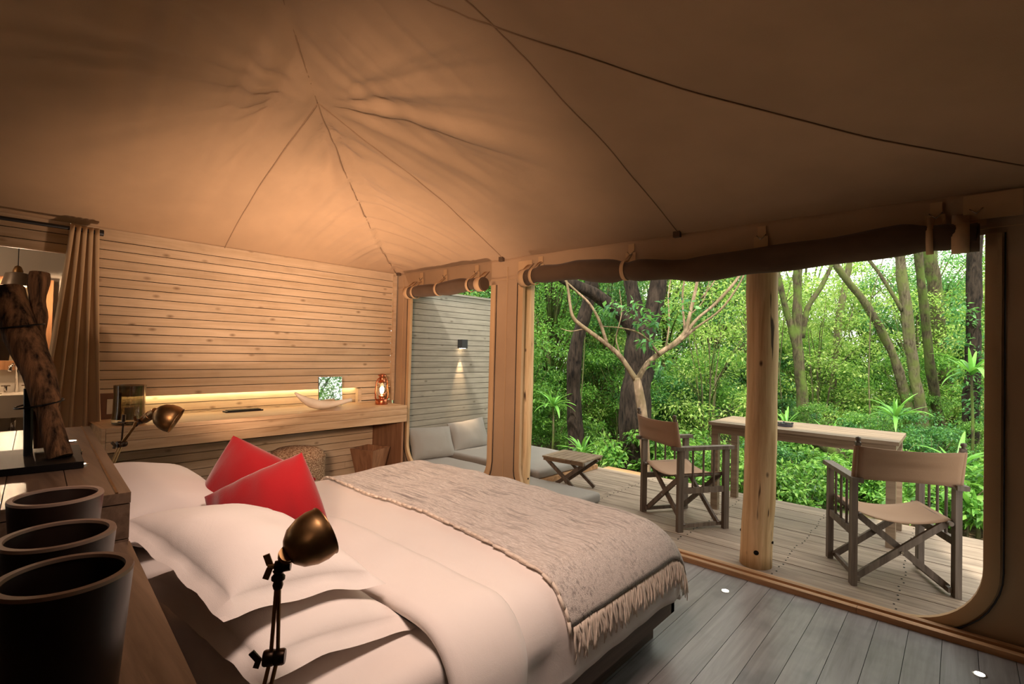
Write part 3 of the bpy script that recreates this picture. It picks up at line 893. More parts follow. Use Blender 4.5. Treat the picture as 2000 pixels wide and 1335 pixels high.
# driftwood sculpture
dw = thing('driftwood_sculpture', 'weathered driftwood sculpture held upright on a black iron stand', 'sculpture', (-2.27, 0.18, 1.0))
def lerp_path(p, n=5):
    out = []
    for a, c in zip(p, p[1:]):
        out += [Vector(a).lerp(Vector(c), k / n) for k in range(n)]
    return out + [Vector(p[-1])]
pp = lerp_path([(-2.43, 0.14, 1.57), (-2.37, 0.17, 1.44), (-2.3, 0.21, 1.29), (-2.25, 0.23, 1.17), (-2.185, 0.262, 1.02)], 6)
ob('main_log', B().tube(pp, [.043 if i < 7 else (.047 if i < 18 else .036) for i in range(len(pp))], 18, jit=.45), 'drift', dw, smooth=True)
pp = lerp_path([(-2.46, 0.22, 1.64), (-2.44, 0.215, 1.52), (-2.41, 0.215, 1.40), (-2.385, 0.215, 1.28), (-2.37, 0.235, 1.03)], 6)
ob('side_log', B().tube(pp, [.026 + .004 * math.sin(i) for i in range(len(pp))], 14, jit=.45), 'drift', dw, smooth=True)
ob('base_plate', B().box((-2.20, 0.165, 1.012), (0.25, 0.30, 0.02), Matrix.Rotation(CA, 3, 'Z')), 'iron', dw)
ob('base_plate', B().box((-2.40, 0.20, 1.006), (0.18, 0.28, 0.01), Matrix.Rotation(CA, 3, 'Z')), 'iron', dw)
ob('upright', B().bar((-2.335, 0.2, 1.01), (-2.34, 0.195, 1.25), .02, .006), 'iron', dw)
ob('upright', B().bar((-2.275, 0.19, 1.01), (-2.295, 0.185, 1.24), .016, .006), 'iron', dw)
for zz, cx, cy in ((1.19, -2.275, .215), (1.445, -2.375, .168)):
    ob('binding_wire', B().tube([(cx + .06 * math.cos(t), cy + .06 * math.sin(t), zz + .012 * math.sin(t)) for t in np.linspace(0, 2 * pi, 26)], .003, 5), 'iron', dw, smooth='all')

# ------------------------------------------------------------------ bed
bed = thing('bed', 'wide low bed with dark wooden base and white bedding', 'bed', (-2.02, 1.4, 0))
ob('plinth', B().bbox((-2.92, 0.52, 0), (-1.13, 2.38, 0.135)), 'bed_wood', bed)
ob('side_rail', B().bbox((-1.085, 0.48, 0.135), (-1.05, 2.44, 0.28)), 'bed_wood', bed)
ob('side_rail', B().bbox((-3.01, 0.48, 0.135), (-2.975, 2.44, 0.28)), 'bed_wood', bed)
ob('foot_rail', B().bbox((-3.01, 2.405, 0.135), (-1.05, 2.44, 0.28)), 'bed_wood', bed)
ob('slats', B().bbox((-2.975, 0.48, 0.2), (-1.085, 2.405, 0.26)), 'bed_wood', bed)
def wr(p, a=.006, f=3.0):
    return p + Vector((0, 0, a * noise.noise(p * f)))
ob('mattress', B().rbox((-2.985, 0.49, 0.262), (-1.06, 2.40, 0.545), 0.06, disp=lambda p: wr(p)), 'sheet', bed, smooth='all')
BX, BA, BR, BT = -2.015, 1.01, 0.16, 0.585
def bedsurf(s, y, off=0.0):
    """point on the duvet: s arc length across the bed from its middle, y along it"""
    sg = 1 if s >= 0 else -1; a = abs(s); r = BR
    flat = BA - r
    if a < flat:
        dx, dz, nx, nz = a, 0, 0, 1
    elif a < flat + r * pi / 2:
        th = (a - flat) / r; dx = flat + r * math.sin(th); dz = -r * (1 - math.cos(th)); nx, nz = math.sin(th), math.cos(th)
    else:
        dx = BA; dz = -r - (a - flat - r * pi / 2); nx, nz = 1, 0
        dx += 0.02 * noise.noise(Vector((y * 5, 1, sg * 3))) * min(1, -dz * 4)
    crown = 0.03 * (1 - (min(a, BA) / BA) ** 2)
    fy = 0
    if y > 2.25:
        t = min(1, (y - 2.25) / 0.19); fy = -0.19 * (1 - math.sqrt(max(0, 1 - t * t)))
    p = Vector((BX + sg * (dx + nx * off), y, BT + dz + crown + fy + nz * off))
    p.z = max(p.z, 0.25)
    p.z += 0.012 * noise.noise(Vector((p.x * 2.2, p.y * 2.2, 5))) + .006 * noise.noise(Vector((p.x * 7 + p.y * 3, p.y * 6, 2)))
    return p
SMAX = BA - BR + BR * pi / 2 + 0.17
ssx = np.linspace(-SMAX, SMAX, 90); yy_ = list(np.linspace(0.92, 2.25, 40)) + [2.25 + 0.19 * math.sin(t) for t in np.linspace(.1, pi / 2, 10)]
rows = [[bedsurf(s_, y_ + (.05 * math.sin(s_ * 2.2) if y_ < 1 else 0)) for s_ in ssx] for y_ in yy_]
rows.append([Vector((p.x, p.y + .004, max(.25, p.z - .13))) for p in rows[-1]])
dv = ob('duvet', B().grid(rows), 'sheet', bed, smooth='all')
m_ = dv.modifiers.new('t', 'SOLIDIFY'); m_.thickness = .03; m_.offset = -1
rows = []
for y_, of in [(0.90, -.012), (0.895, .006), (0.905, .022), (0.93, .028)] + [(q, .03) for q in np.linspace(.97, 1.16, 7)] + [(1.19, .026), (1.205, .014), (1.205, -.004)]:
    rows.append([bedsurf(s_, y_ + .05 * math.sin(s_ * 2.2) * (1 if y_ < 1.05 else .6), of) for s_ in ssx])
ob('duvet_fold', B().grid(rows), 'sheet', bed, smooth='all')

th = thing('woven_throw', 'beige flecked woven throw with fringe across the foot of the bed', 'blanket', (-2.0, 1.95, 0.6))
S0, S1 = -SMAX + .05, BA - BR + BR * pi / 2 - 0.03
rows = []
for j in range(45):
    v = j / 44
    row = []
    for i in range(110):
        s_ = S0 + (S1 - S0) * i / 109
        y0_ = 1.52 + 0.02 * math.sin(s_ * 5) - 0.05 * (s_ / BA); y1_ = 2.43
        row.append(bedsurf(s_, y0_ + (y1_ - y0_) * v, .012 + .004 * math.sin(s_ * 23 + v * 3)))
    rows.append(row)
tw = ob('cloth', B().grid(rows), 'throw', th, smooth='all')
m_ = tw.modifiers.new('t', 'SOLIDIFY'); m_.thickness = .012; m_.offset = 0
fb = B()
for i in range(120):
    v = (i + rnd.uniform(-.3, .3)) / 119
    y_ = 1.475 + (2.43 - 1.475) * max(0, min(1, v))
    p0 = bedsurf(S1, y_, .014); L_ = rnd.uniform(.085, .13); dy = rnd.uniform(-.02, .02); dx = rnd.uniform(.0, .012)
    pts = [p0 + Vector((dx * t + .01 * math.sin(t * 2), dy * t + .004 * math.sin(t * 9 + i), -L_ * t - .002)) for t in (0, .2, .4, .6, .8, 1)]
    fb.tube(pts, [.004, .0045, .0042, .004, .0036, .0015], 5)
for i in range(60):
    v = i / 59; s_ = S0 + (S1 - S0) * v
    fb.tube([bedsurf(s_ + d_, 1.52 + 0.02 * math.sin(s_ * 5) - 0.05 * (s_ / BA) + .004 * math.sin(i * 9), .012 + .004) for d_ in (-.02, 0, .02)], .006, 6)
ob('fringe', fb, 'fringe', th, smooth='all', kind='stuff')

def pillow(w_, l_, h_, mtx, fl=0.0, seed=0, n=30, pinch=.06, zmin=None, wrk=.010, pw=2.4):
    b = B()
    ticks = [math.sin(pi / 2 * (2 * i / n - 1)) for i in range(n + 1)]
    if fl:
        ticks = [-1 - 2 * fl / w_, -1 - fl / w_] + ticks + [1 + fl / w_, 1 + 2 * fl / w_]
    for sg in (1, -1):
        rows = []
        for u in ticks:
            row = []
            for v in ticks:
                uc = max(-1, min(1, u)); vc = max(-1, min(1, v))
                t = max(0, (1 - abs(uc) ** pw) * (1 - abs(vc) ** pw)) ** .5
                x_ = u * w_ / 2 * (1 - pinch * (1 - vc * vc) * abs(uc)); y_ = v * l_ / 2 * (1 - pinch * (1 - uc * uc) * abs(vc))
                z_ = sg * (t * h_ / 2 + (.0035 if fl and max(abs(u), abs(v)) < 1 + 1.5 * fl / w_ else .0))
                z_ += wrk * noise.noise(Vector((x_ * 7, y_ * 7, seed + (0 if t < .02 else sg)))) * (t + .15)
                z_ += wrk * .7 * noise.noise(Vector((x_ * 16, y_ * 5, seed + 9))) * (1 if abs(u) > .6 or abs(v) > .6 else .3)
                if fl and (abs(u) > 1 or abs(v) > 1):
                    z_ += (-.02 * (max(abs(u), abs(v)) - 1) * w_ / fl * .5 + .012 * noise.noise(Vector((x_ * 9, y_ * 9, seed + 20))))
                p = mtx @ Vector((x_, y_, z_))
                if zmin is not None and p.z < zmin:
                    p.z = zmin + .1 * (p.z - zmin)
                row.append(p)
            rows.append(row if sg > 0 else row[::-1])
        b.grid(rows)
    return b

def mtx(c, ex, ey):
    ex = Vector(ex).normalized(); ey = Vector(ey); ey = (ey - ex * ey.dot(ex)).normalized(); ez = ex.cross(ey)
    return Matrix(((ex.x, ey.x, ez.x, c[0]), (ex.y, ey.y, ez.y, c[1]), (ex.z, ey.z, ez.z, c[2]), (0, 0, 0, 1)))

def put_pillow(name, label, b, mat, loc, cat='pillow', group=None):
    tag(ob(name, b, mat, smooth='all'), label, cat, group)

put_pillow('bed_pillow', 'lower white pillow of the near stack, its hem flange on the sheet', pillow(.66, .44, .15, mtx((-1.58, .70, .622), (1, .10, -.02), (-.08, 1, -.16)), .05, 1, zmin=.56), 'sheet', None)
put_pillow('bed_pillow', 'upper white pillow of the near stack with a wide flanged hem', pillow(.66, .44, .19, mtx((-1.68, .655, .762), (1, .12, -.08), (-.1, 1, -.20)), .05, 5), 'sheet', None)
put_pillow('bed_pillow', 'lower white pillow of the far stack, mostly hidden beneath another', pillow(.62, .44, .17, mtx((-2.58, .68, .645), (1, .0, -.0), (0, 1, -.1)), .0, 9, zmin=.56), 'sheet', None)
put_pillow('bed_pillow', 'plump white pillow at the far side of the bed beside the red cushions', pillow(.64, .46, .23, mtx((-2.62, .64, .73), (1, .05, -.12), (0, 1, -.2)), .0, 13), 'sheet', None)

def campt(x, y, d):
    return CAM + (FW + RT * (x - 1000) / F_PX - UP * (y - 667.5) / F_PX) * d

c1 = Vector((-2.097, 0.897, 0.695))
E1 = RT * .91 + UP * .41; E2 = RT * .41 - UP * .91
put_pillow('red_cushion', 'front red linen cushion standing on its corner, leaning against the pillows', pillow(.42, .39, .20, mtx(c1, E1 + FW * .12, E2 - FW * .25), 0, 21, pinch=-.03, zmin=.60, wrk=.022, pw=2.1), 'red', None, 'cushion')
c2 = Vector((-2.365, 0.922, 0.70))
E1 = RT * .9 - UP * .42; E2 = -RT * .42 - UP * .9
rc = thing('red_cushion', 'rear red linen cushion with small stitched knots behind the other red one', 'cushion', c2)
M2 = mtx(c2, E1 - FW * .1, E2 - FW * .2)
ob('cover', pillow(.44, .44, .19, M2, 0, 31, pinch=-.02, zmin=.60, wrk=.022, pw=2.1), 'red', rc, smooth='all')
sg_ = 1 if (M2.to_3x3() @ Vector((0, 0, 1))).dot(FW) < 0 else -1
stb = B()
for i in range(9):
    u = -.02 + .15 * i / 8
    q = M2 @ Vector((u, .03 - .55 * u, sg_ * .092)); stb.tube([q - UP * .006, q + UP * .006 + RT * .003 * (-1) ** i], .0022, 5)
ob('stitching', stb, 'bronze', rc, kind='stuff')

# reading lamps
def reading_lamp(name, label, head, neck, joint, cross, low, mount, aim, S, wing, watts):
    t = thing(name, label, 'lamp', mount)
    head, neck, joint, cross, low, mount, aim = (Vector(q) for q in (head, neck, joint, cross, low, mount, aim))
    aim = aim.normalized()
    ax = aim
    prof = [(.017, -.062), (.030, -.056), (.047, -.040), (.058, -.014), (.061, .012), (.058, .030), (.060, .032), (.0565, .030), (.0585, .012), (.055, -.014), (.044, -.038), (.028, -.053), (.0, -.058)]
    sh__ = ob('shade', B().lathe([(r * S, h * S) for r, h in prof], head, ax, 36), 'brass', t, smooth='all')
    back = head - ax * .058 * S
    d = (neck - back)
    ob('socket', B().tube([back, back + d * .45, back + d * .46, back + d * .9, neck], [.019 * S, .018 * S, .0205 * S, .0195 * S, .014 * S], 18), 'brass', t, smooth=True)
    ob('bulb', B().lathe([(0, -.05 * S), (.02 * S, -.03 * S), (.026 * S, 0), (.018 * S, .02 * S), (0, .026 * S)], head, ax, 16), 'candle', sh__, smooth='all')
    jd = (joint - neck)
    kn_ = ob('knuckle', B().tube([neck + jd * .1, neck + jd * .55], .011 * S, 12).lathe([(0, -.016), (.011, -.016), (.013, 0), (.011, .016), (0, .016)], neck.lerp(joint, .45), wing, 16), 'bronze', t, smooth=True)
    wn = neck.lerp(joint, .45) + Vector(wing) * .026
    upv = Vector((0, 0, 1))
    ob('wing_nut', B().tube([wn - Vector(wing) * .012, wn + Vector(wing) * .004], .006, 8).bar(wn + upv * .004, wn + upv * .026 + Vector(wing) * .008, .004, .013, wing).bar(wn - upv * .004, wn - upv * .026 + Vector(wing) * .008, .004, .013, wing), 'brass', kn_, smooth=True)
    ob('collar', B().lathe([(0, -.026), (.009, -.026), (.011, -.018), (.009, -.010), (.014, -.006), (.014, .0), (.009, .006), (.012, .012), (0, .016)], joint, (joint - cross).normalized(), 16), 'bronze', t, smooth=True)
    sd = Vector(wing) * -.007
    sdp = Vector((0, 0, 0))
    ob('arm', B().tube([joint + sd * .3, cross + sd], .0042, 8), 'brass', t, smooth=True)
    ob('arm', B().tube([joint - sd * .3, cross - sd], .0042, 8), 'brass', t, smooth=True)
    cl_ = ob('clamp', B().lathe([(0, -.022), (.0145, -.022), (.0165, -.018), (.0165, -.002), (.015, 0), (.0165, .002), (.0165, .018), (.0145, .022), (0, .022)], cross, wing, 20), 'bronze', t, smooth=True)
    wn = cross + Vector(wing) * .03
    ob('wing_nut', B().bar(wn - upv * .004, wn + upv * .016 + Vector(wing) * .016, .005, .012, wing).bar(wn, wn - upv * .018 + Vector(wing) * .006, .005, .012, wing), 'bronze', cl_, smooth=True)
    ob('arm', B().tube([cross + sd, low + sd], .0045, 8), 'brass', t, smooth=True)
    ob('arm', B().tube([cross - sd, low - sd], .0045, 8), 'brass', t, smooth=True)
    ob('bracket', B().tube([low + Vector((0, 0, .012)), low, low.lerp(mount, .5), mount], .009, 10).lathe([(0, 0), (.03, 0), (.03, .008), (0, .012)], mount, low - mount, 20), 'bronze', t, smooth=True)
    return t

wv = -_r * .85 - _f * .2
reading_lamp('reading_lamp', 'brass swing-arm reading lamp in the near foreground over the white pillows', (-1.073, .556, .975), (-1.092, .508, .942), (-1.093, .492, .905), (-1.10, .492, .730), (-1.105, .47, .62), (-1.11, .305, .60), tuple(FW * .60 + RT * .62 + UP * .28), .95, tuple(wv.normalized()), 0)
reading_lamp('reading_lamp', 'brass swing-arm reading lamp bent over the far bed corner below the shelf', (-2.985, .765, 1.025), (-3.085, .68, 1.01), (-3.10, .66, 1.0), (-3.17, .61, .885), (-3.10, .53, .70), (-3.0, .455, .68), tuple(RT * .80 - UP * .5 + FW * .3), 1.12, tuple((-_r * .3 - _f * .9).normalized()), 0)
tl = [o for o in COL.objects if o.name.startswith('reading_lamp')][-1]
ob('spare_arm', B().tube([(-3.17, .61, .885), (-3.155, .612, 1.0)], .0042, 8).tube([(-3.155, .612, 1.0), (-3.153, .612, 1.035)], .008, 8).tube([(-3.19, .60, .995), (-3.13, .615, .995)], .005, 8), 'bronze', tl, smooth=True)

# ------------------------------------------------------------------ floor spots and wall lamp
for q, lab, tgt in (((-3.38, 1.50, 0), 'added recessed floor spotlight, unseen behind the bed nearer to the headboard', (-4.45, 1.72, 2.25)), ((-3.38, 2.45, 0), 'added recessed floor spotlight, unseen behind the foot end of the bed', (-4.1, 2.75, 2.4))):
    s_ = thing('floor_spotlight', lab, 'light', q)  # unseen pair added to wash the board wall and canvas
    ob('bezel', B().lathe([(.026, 0), (.026, .003), (.019, .004), (.019, 0)], q, n=24, close=True), 'steel', s_, smooth=True)
    ob('lens', B().lathe([(0, .0005), (.0185, .0005), (.0175, .003), (0, .003)], q, n=24), 'spot_led', s_, smooth=True)
    light('added_floor_beam', 'SPOT', (q[0], q[1], .02), tgt, 255, WARM, spot_size=1.32, spot_blend=.95, shadow_soft_size=.06)
for q, lab in (((-1.04, 3.146, 0), 'bright recessed floor spotlight near the foot of the log pole'), ((0.075, 3.135, 0), 'bright recessed floor spotlight in the right corner by the canvas')):
    s_ = thing('floor_spotlight', lab, 'light', q)
    ob('bezel', B().lathe([(.026, 0), (.026, .003), (.019, .004), (.019, 0)], q, n=24, close=True), 'steel', s_, smooth=True)
    ob('lens', B().lathe([(0, .0005), (.0185, .0005), (.0175, .003), (0, .003)], q, n=24), 'spot_led', s_, smooth=True)
wlm = thing('wall_lamp', 'small black box lamp casting light down the terrace boards', 'lamp', (-4.94, 4.57, 1.48))
ob('housing', B().bbox((XW + .003, 4.52, 1.43), (XW + .09, 4.62, 1.545)), 'black', wlm)
ob('lens', B().bbox((XW + .02, 4.54, 1.426), (XW + .07, 4.60, 1.43)), 'wall_led', wlm)
light('wall_lamp_beam', 'SPOT', (XW + .05, 4.57, 1.42), (XW + .02, 4.57, 0.4), 90, (1, .68, .4), spot_size=.6, spot_blend=.8, shadow_soft_size=.01)

# ------------------------------------------------------------------ terrace
for (cx, cy, lab, r_) in ((-1.03, 3.70, 'thick yellow log pole standing on the deck in the middle of the wide opening', .098), (-3.23, 3.80, 'log pole half hidden behind the canvas post between the openings', .09)):
    lp = thing('log_pole', lab, 'pole', (cx, cy, 0))
    pts = [(cx + .012 * math.sin(z_ * 2.2) + .016 * z_, cy, z_) for z_ in np.linspace(0, 2.24, 24)]
    ob('shaft', B().tube(pts, [r_ * (1.02 - .04 * i / 23) for i in range(24)], 22, jit=.12), 'log', lp, smooth='all')
    for (az, zz) in ((-1.25, .11), (.1, .17), (2.9, .2)):
        dv_ = Vector((math.cos(az), math.sin(az), 0))
        p = Vector((cx, cy, zz)) + dv_ * r_ * .97
        ob('bolt', B().lathe([(0, 0), (.016, 0), (.016, .004), (.009, .005), (.009, .014), (0, .015)], p, dv_, 12), 'iron', lp, smooth=True)

d1 = thing('daybed_mattress', 'low grey mattress lying on the terrace beside the deck boards', 'mattress', (-3.7, 3.9, 0))
ob('pad', B().rbox((-4.93, 3.64, 0.0), (-2.52, 4.16, 0.095), .035, disp=lambda p: wr(p, .006, 4)), 'cream', d1, smooth='all')
d2 = thing('daybed_mattress', 'raised cream mattress along the terrace wall behind the side table', 'mattress', (-4.0, 4.8, 0))
ob('platform', B().bbox((-4.94, 4.22, 0.0), (-3.30, 5.35, 0.05)), 'threshold', d2)
ob('pad', B().rbox((-4.93, 4.21, 0.05), (-3.32, 5.32, 0.145), .04, disp=lambda p: wr(p, .006, 4)), 'cream', d2, smooth='all')
put_pillow('daybed_pillow', 'grey scatter pillow left of the pair against the terrace wall', pillow(.64, .40, .17, mtx((-4.78, 3.96, .275), (.06, 1, -.05), (-.42, 0, .9)), 0, 41, zmin=.10), 'cream', None)
put_pillow('daybed_pillow', 'grey scatter pillow right of the pair against the terrace wall', pillow(.64, .40, .17, mtx((-4.80, 4.60, .30), (0, 1, .05), (-.35, 0, .92)), 0, 47, zmin=.15), 'cream', None)

sd = thing('folding_side_table', 'low slatted folding side table between mattress and deck', 'side table', (-3.0, 4.37, 0), math.radians(5))
for i in range(7):
    ob('slat', B().bbox((-.235 + i * .068, -.22, .322), (-.235 + i * .068 + .062, .22, .338)), 'table_wood', sd, world=False)
for s_ in (-1, 1):
    ob('rail', B().bbox((-.23, s_ * .19 - .015, .292), (.23, s_ * .19 + .015, .322)), 'table_wood', sd, world=False)
    ob('leg', B().bar((-.215, s_ * .165, .30), (.17, s_ * .165, 0.01), .022, .034), 'chair_wood', sd, world=False)
    ob('leg', B().bar((.215, s_ * .14, .30), (-.17, s_ * .14, 0.01), .022, .034), 'chair_wood', sd, world=False)

def director_chair(loc, rz, label):
    t = thing('director_chair', label, 'chair', loc, rz, 'director chairs on the deck')
    W, D = .27, .215
    wl_ = dict(world=False)
    for sx in (-1, 1):
        for sy in (-1, 1):
            ob('leg', B().bbox((sx * W - .017, sy * D - .024, 0), (sx * W + .017, sy * D + .024, .645)), 'chair_wood', t, **wl_)
        b = B().bar((sx * W, -D - .07, .66), (sx * W, D + .06, .66), .062, .028)
        ob('armrest', b, 'chair_wood', t, **wl_)
        ob('side_rail', B().bbox((sx * W - .012, -D, .30), (sx * W + .012, D, .345)), 'chair_wood', t, **wl_)
        for k in (-.1, 0, .1):
            ob('spindle', B().tube([(sx * W, k, .345), (sx * W, k, .648)], .0085, 8), 'chair_wood', t, smooth=True, **wl_)
        ob('seat_rail', B().tube([(sx * (W - .035), -D - .02, .435), (sx * (W - .035), D + .02, .435)], .014, 10), 'chair_wood', t, smooth=True, **wl_)
        bp_ = ob('back_post', B().bar((sx * W, -D - .005, .60), (sx * W * 1.0, -D - .06, .895), .022, .03, (1, 0, 0)), 'chair_wood', t, **wl_)
        ob('finial', B().lathe([(0, 0), (.011, 0), (.009, .008), (.016, .018), (.014, .03), (0, .036)], (sx * W, -D - .061, .893), (0, -.1, 1), 14), 'chair_wood', bp_, smooth='all', **wl_)
    for sy in (-1, 1):
        y_ = sy * (D - .03)
        cb_ = ob('cross_brace', B().bar((-W + .02, y_, .035), (W - .04, y_, .425), .02, .038), 'chair_wood', t, **wl_)
        ob('cross_brace', B().bar((W - .02, y_ - sy * .024, .035), (-W + .04, y_ - sy * .024, .425), .02, .038), 'chair_wood', t, **wl_)
        ob('pivot', B().lathe([(0, -.03), (.008, -.03), (.008, .03), (0, .03)], (0, y_ - sy * .012, .222), (0, 1, 0), 10), 'steel', cb_, smooth=True, **wl_)
    for sx in (-1, 1):
        ob('foot_bar', B().bbox((sx * (W - .03) - .01, -D, .02), (sx * (W - .03) + .01, D, .05)), 'chair_wood', t, **wl_)
    rows = []
    for i in range(25):
        u = -1 + 2 * i / 24
        x_ = u * (W - .02); sag = .055 * (1 - u * u)
        rows.append([(x_, -D + .005 + 2 * (D - .005) * k / 8, .452 - sag + .006 * math.cos(k * .8) * (1 - u * u)) for k in range(9)])
    s_ = ob('seat', B().grid(rows), 'chair_canvas', t, smooth='all', **wl_); m_ = s_.modifiers.new('t', 'SOLIDIFY'); m_.thickness = .004
    rows = []
    for i in range(25):
        u = -1 + 2 * i / 24
        row = []
        for k in range(9):
            v = k / 8; z_ = .66 + .215 * v; yb = -D - .012 - .045 * v
            row.append((u * (W + .014), yb - .02 * (1 if abs(u) < .97 else 0) - .03 * (1 - u * u), z_ + .012 * (u * u - 1) * (1 if v > .5 else -1)))
        rows.append(row)
    s_ = ob('backrest', B().grid(rows), 'chair_canvas', t, smooth='all', **wl_); m_ = s_.modifiers.new('t', 'SOLIDIFY'); m_.thickness = .005
    for sx in (-1, 1):
        ob('back_sleeve', B().tube([(sx * W, -D - .018, .665), (sx * W, -D - .058, .872)], .021, 14), 'chair_canvas', t, smooth=True, **wl_)
    return t
director_chair((-0.344, 4.129, 0.001), math.radians(26), 'wooden director chair on the right of the deck, its tan back to the tent')
director_chair((-1.772, 4.247, 0.001), math.radians(-32), 'wooden director chair left of the log pole, turned sideways beside the bar table')

bt = thing('bar_table', 'long narrow slatted bar table on the deck facing the forest', 'table', (-1.03, 5.04, 0))
for i in range(6):
    ob('slat', B().bbox((-1.73, 4.70 + i * .112, .772), (-.33, 4.70 + i * .112 + .106, .80)), 'table_wood', bt)
for y_ in (4.74, 5.32):
    ob('apron', B().bbox((-1.70, y_ - .015, .70), (-.36, y_ + .015, .772)), 'table_wood', bt)
for x_ in (-1.68, -.38):
    ob('apron', B().bbox((x_ - .015, 4.74, .70), (x_ + .015, 5.32, .772)), 'table_wood', bt)
    for y_ in (4.76, 5.30):
        ob('leg', B().bbox((x_ - .03, y_ - .03, 0.001), (x_ + .03, y_ + .03, .772)), 'table_wood', bt)
ab = Vector((-1.15, 4.95, .80))
ag = thing('ashtray', 'round black glass ashtray on the bar table', 'ashtray', ab)
ob('dish', B().lathe([(0, 0), (.055, 0), (.064, .006), (.066, .03), (.05, .03), (.044, .01), (0, .008)], ab, n=24), 'ash', ag, smooth=True)
for k in range(4):
    a = k * pi / 2 + .4
    ob('rest', B().box(ab + Vector((.058 * math.cos(a), .058 * math.sin(a), .033)), (.016, .012, .008), Matrix.Rotation(a, 3, 'Z')), 'ash', ag)

# ------------------------------------------------------------------ forest
nr = np.random.default_rng(11)


def leaves_mesh(name, P, D, N, L, W, mat, var=None):
    n = len(P)
    D = D / np.linalg.norm(D, axis=1)[:, None]
    S = np.cross(D, N); S /= np.maximum(np.linalg.norm(S, axis=1)[:, None], 1e-6)
    Nn = np.cross(S, D)
    L = L[:, None]; W = W[:, None]
    V = np.empty((n, 4, 3))
    V[:, 0] = P
    V[:, 1] = P + D * L * .45 + S * W * .5 + Nn * W * .14
    V[:, 2] = P + D * L - Nn * L * .12
    V[:, 3] = P + D * L * .45 - S * W * .5 + Nn * W * .14
    idx = np.arange(n)[:, None] * 4
    Fc = np.concatenate([idx + [0, 1, 2], idx + [0, 2, 3]], axis=1).reshape(-1)
    me = bpy.data.meshes.new(name)
    me.vertices.add(n * 4); me.vertices.foreach_set('co', V.reshape(-1).astype(np.float32))
    me.loops.add(n * 6); me.loops.foreach_set('vertex_index', Fc.astype(np.int32))
    me.polygons.add(n * 2); me.polygons.foreach_set('loop_start', (np.arange(n * 2) * 3).astype(np.int32))
    me.update(calc_edges=True)
    at = me.attributes.new('leafvar', 'FLOAT', 'FACE')
    vv = nr.random(n) if var is None else var
    at.data.foreach_set('value', np.repeat(vv, 2).astype(np.float32))
    me.materials.append(M[mat]); me.validate()
    return me


def leaf_cloud(name, centres, radii, per, size, mat, droop=.3):
    P = []; Dd = []; Nn = []
    for c, r in zip(centres, radii):
        q = nr.normal(size=(per, 3)); q /= np.linalg.norm(q, axis=1)[:, None]
        rad = nr.random(per) ** .45
        pos = np.array(c) + q * rad[:, None] * np.array(r)
        P.append(pos)
        d = q * [1, 1, .35] + nr.normal(size=(per, 3)) * .55; d[:, 2] -= droop
        Dd.append(d)
        nn = nr.normal(size=(per, 3)) * .45; nn[:, 2] += 1.0
        Nn.append(nn)
    P = np.concatenate(P); Dd = np.concatenate(Dd); Nn = np.concatenate(Nn)
    L = size * nr.uniform(.65, 1.35, len(P)); W = L * nr.uniform(.38, .52, len(P))
    return leaves_mesh(name, P, Dd, Nn, L, W, mat)


def mesh_ob(name, me, parent):
    o = bpy.data.objects.new(name, me); COL.objects.link(o); o.parent = parent; return o


def proto(name, label, cat, group, height, rad, ncl, per, size, mat, trunk_r, stems, low=.1):
    t = thing(name, label, cat, (0, 0, 0), 0, group)
    cs = []; rs = []; b = B()
    for i in range(ncl):
        a = nr.uniform(0, 2 * pi); z_ = height * (low + (1 - low) * nr.random() ** .8)
        k = rad * math.sqrt(nr.random()) * (1 - .5 * abs(z_ / height - .55))
        cs.append((k * math.cos(a), k * math.sin(a), z_)); q = rad * nr.uniform(.22, .4); rs.append((q, q, q * .62))
    for i in range(stems):
        a = 2 * pi * i / stems + nr.uniform(-.4, .4); c = cs[i % ncl]
        top = Vector((rad * .5 * math.cos(a), rad * .5 * math.sin(a), height * nr.uniform(.7, .95))) if stems > 1 else Vector((.1, .05, height * .95))
        mid = Vector((top.x * .35 + nr.uniform(-.08, .08), top.y * .35 + nr.uniform(-.08, .08), height * .45))
        pts = lerp_path([(0.04 * math.cos(a), .04 * math.sin(a), -.15), mid, top], 4)
        b.tube(pts, [trunk_r * (1 - .7 * j / (len(pts) - 1)) for j in range(len(pts))], 7)
    for c in cs[:ncl // 2]:
        c = Vector(c); b.tube([Vector((c.x * .15, c.y * .15, c.z * .55)), Vector((c.x * .6, c.y * .6, c.z * .85)), c], [trunk_r * .4, trunk_r * .3, trunk_r * .12], 5)
    ob('stems', b, 'bark_grey' if stems > 1 else 'bark_moss', t, smooth='all')
    mesh_ob('foliage', leaf_cloud('foliage', cs, rs, per, size, mat), t)
    return t


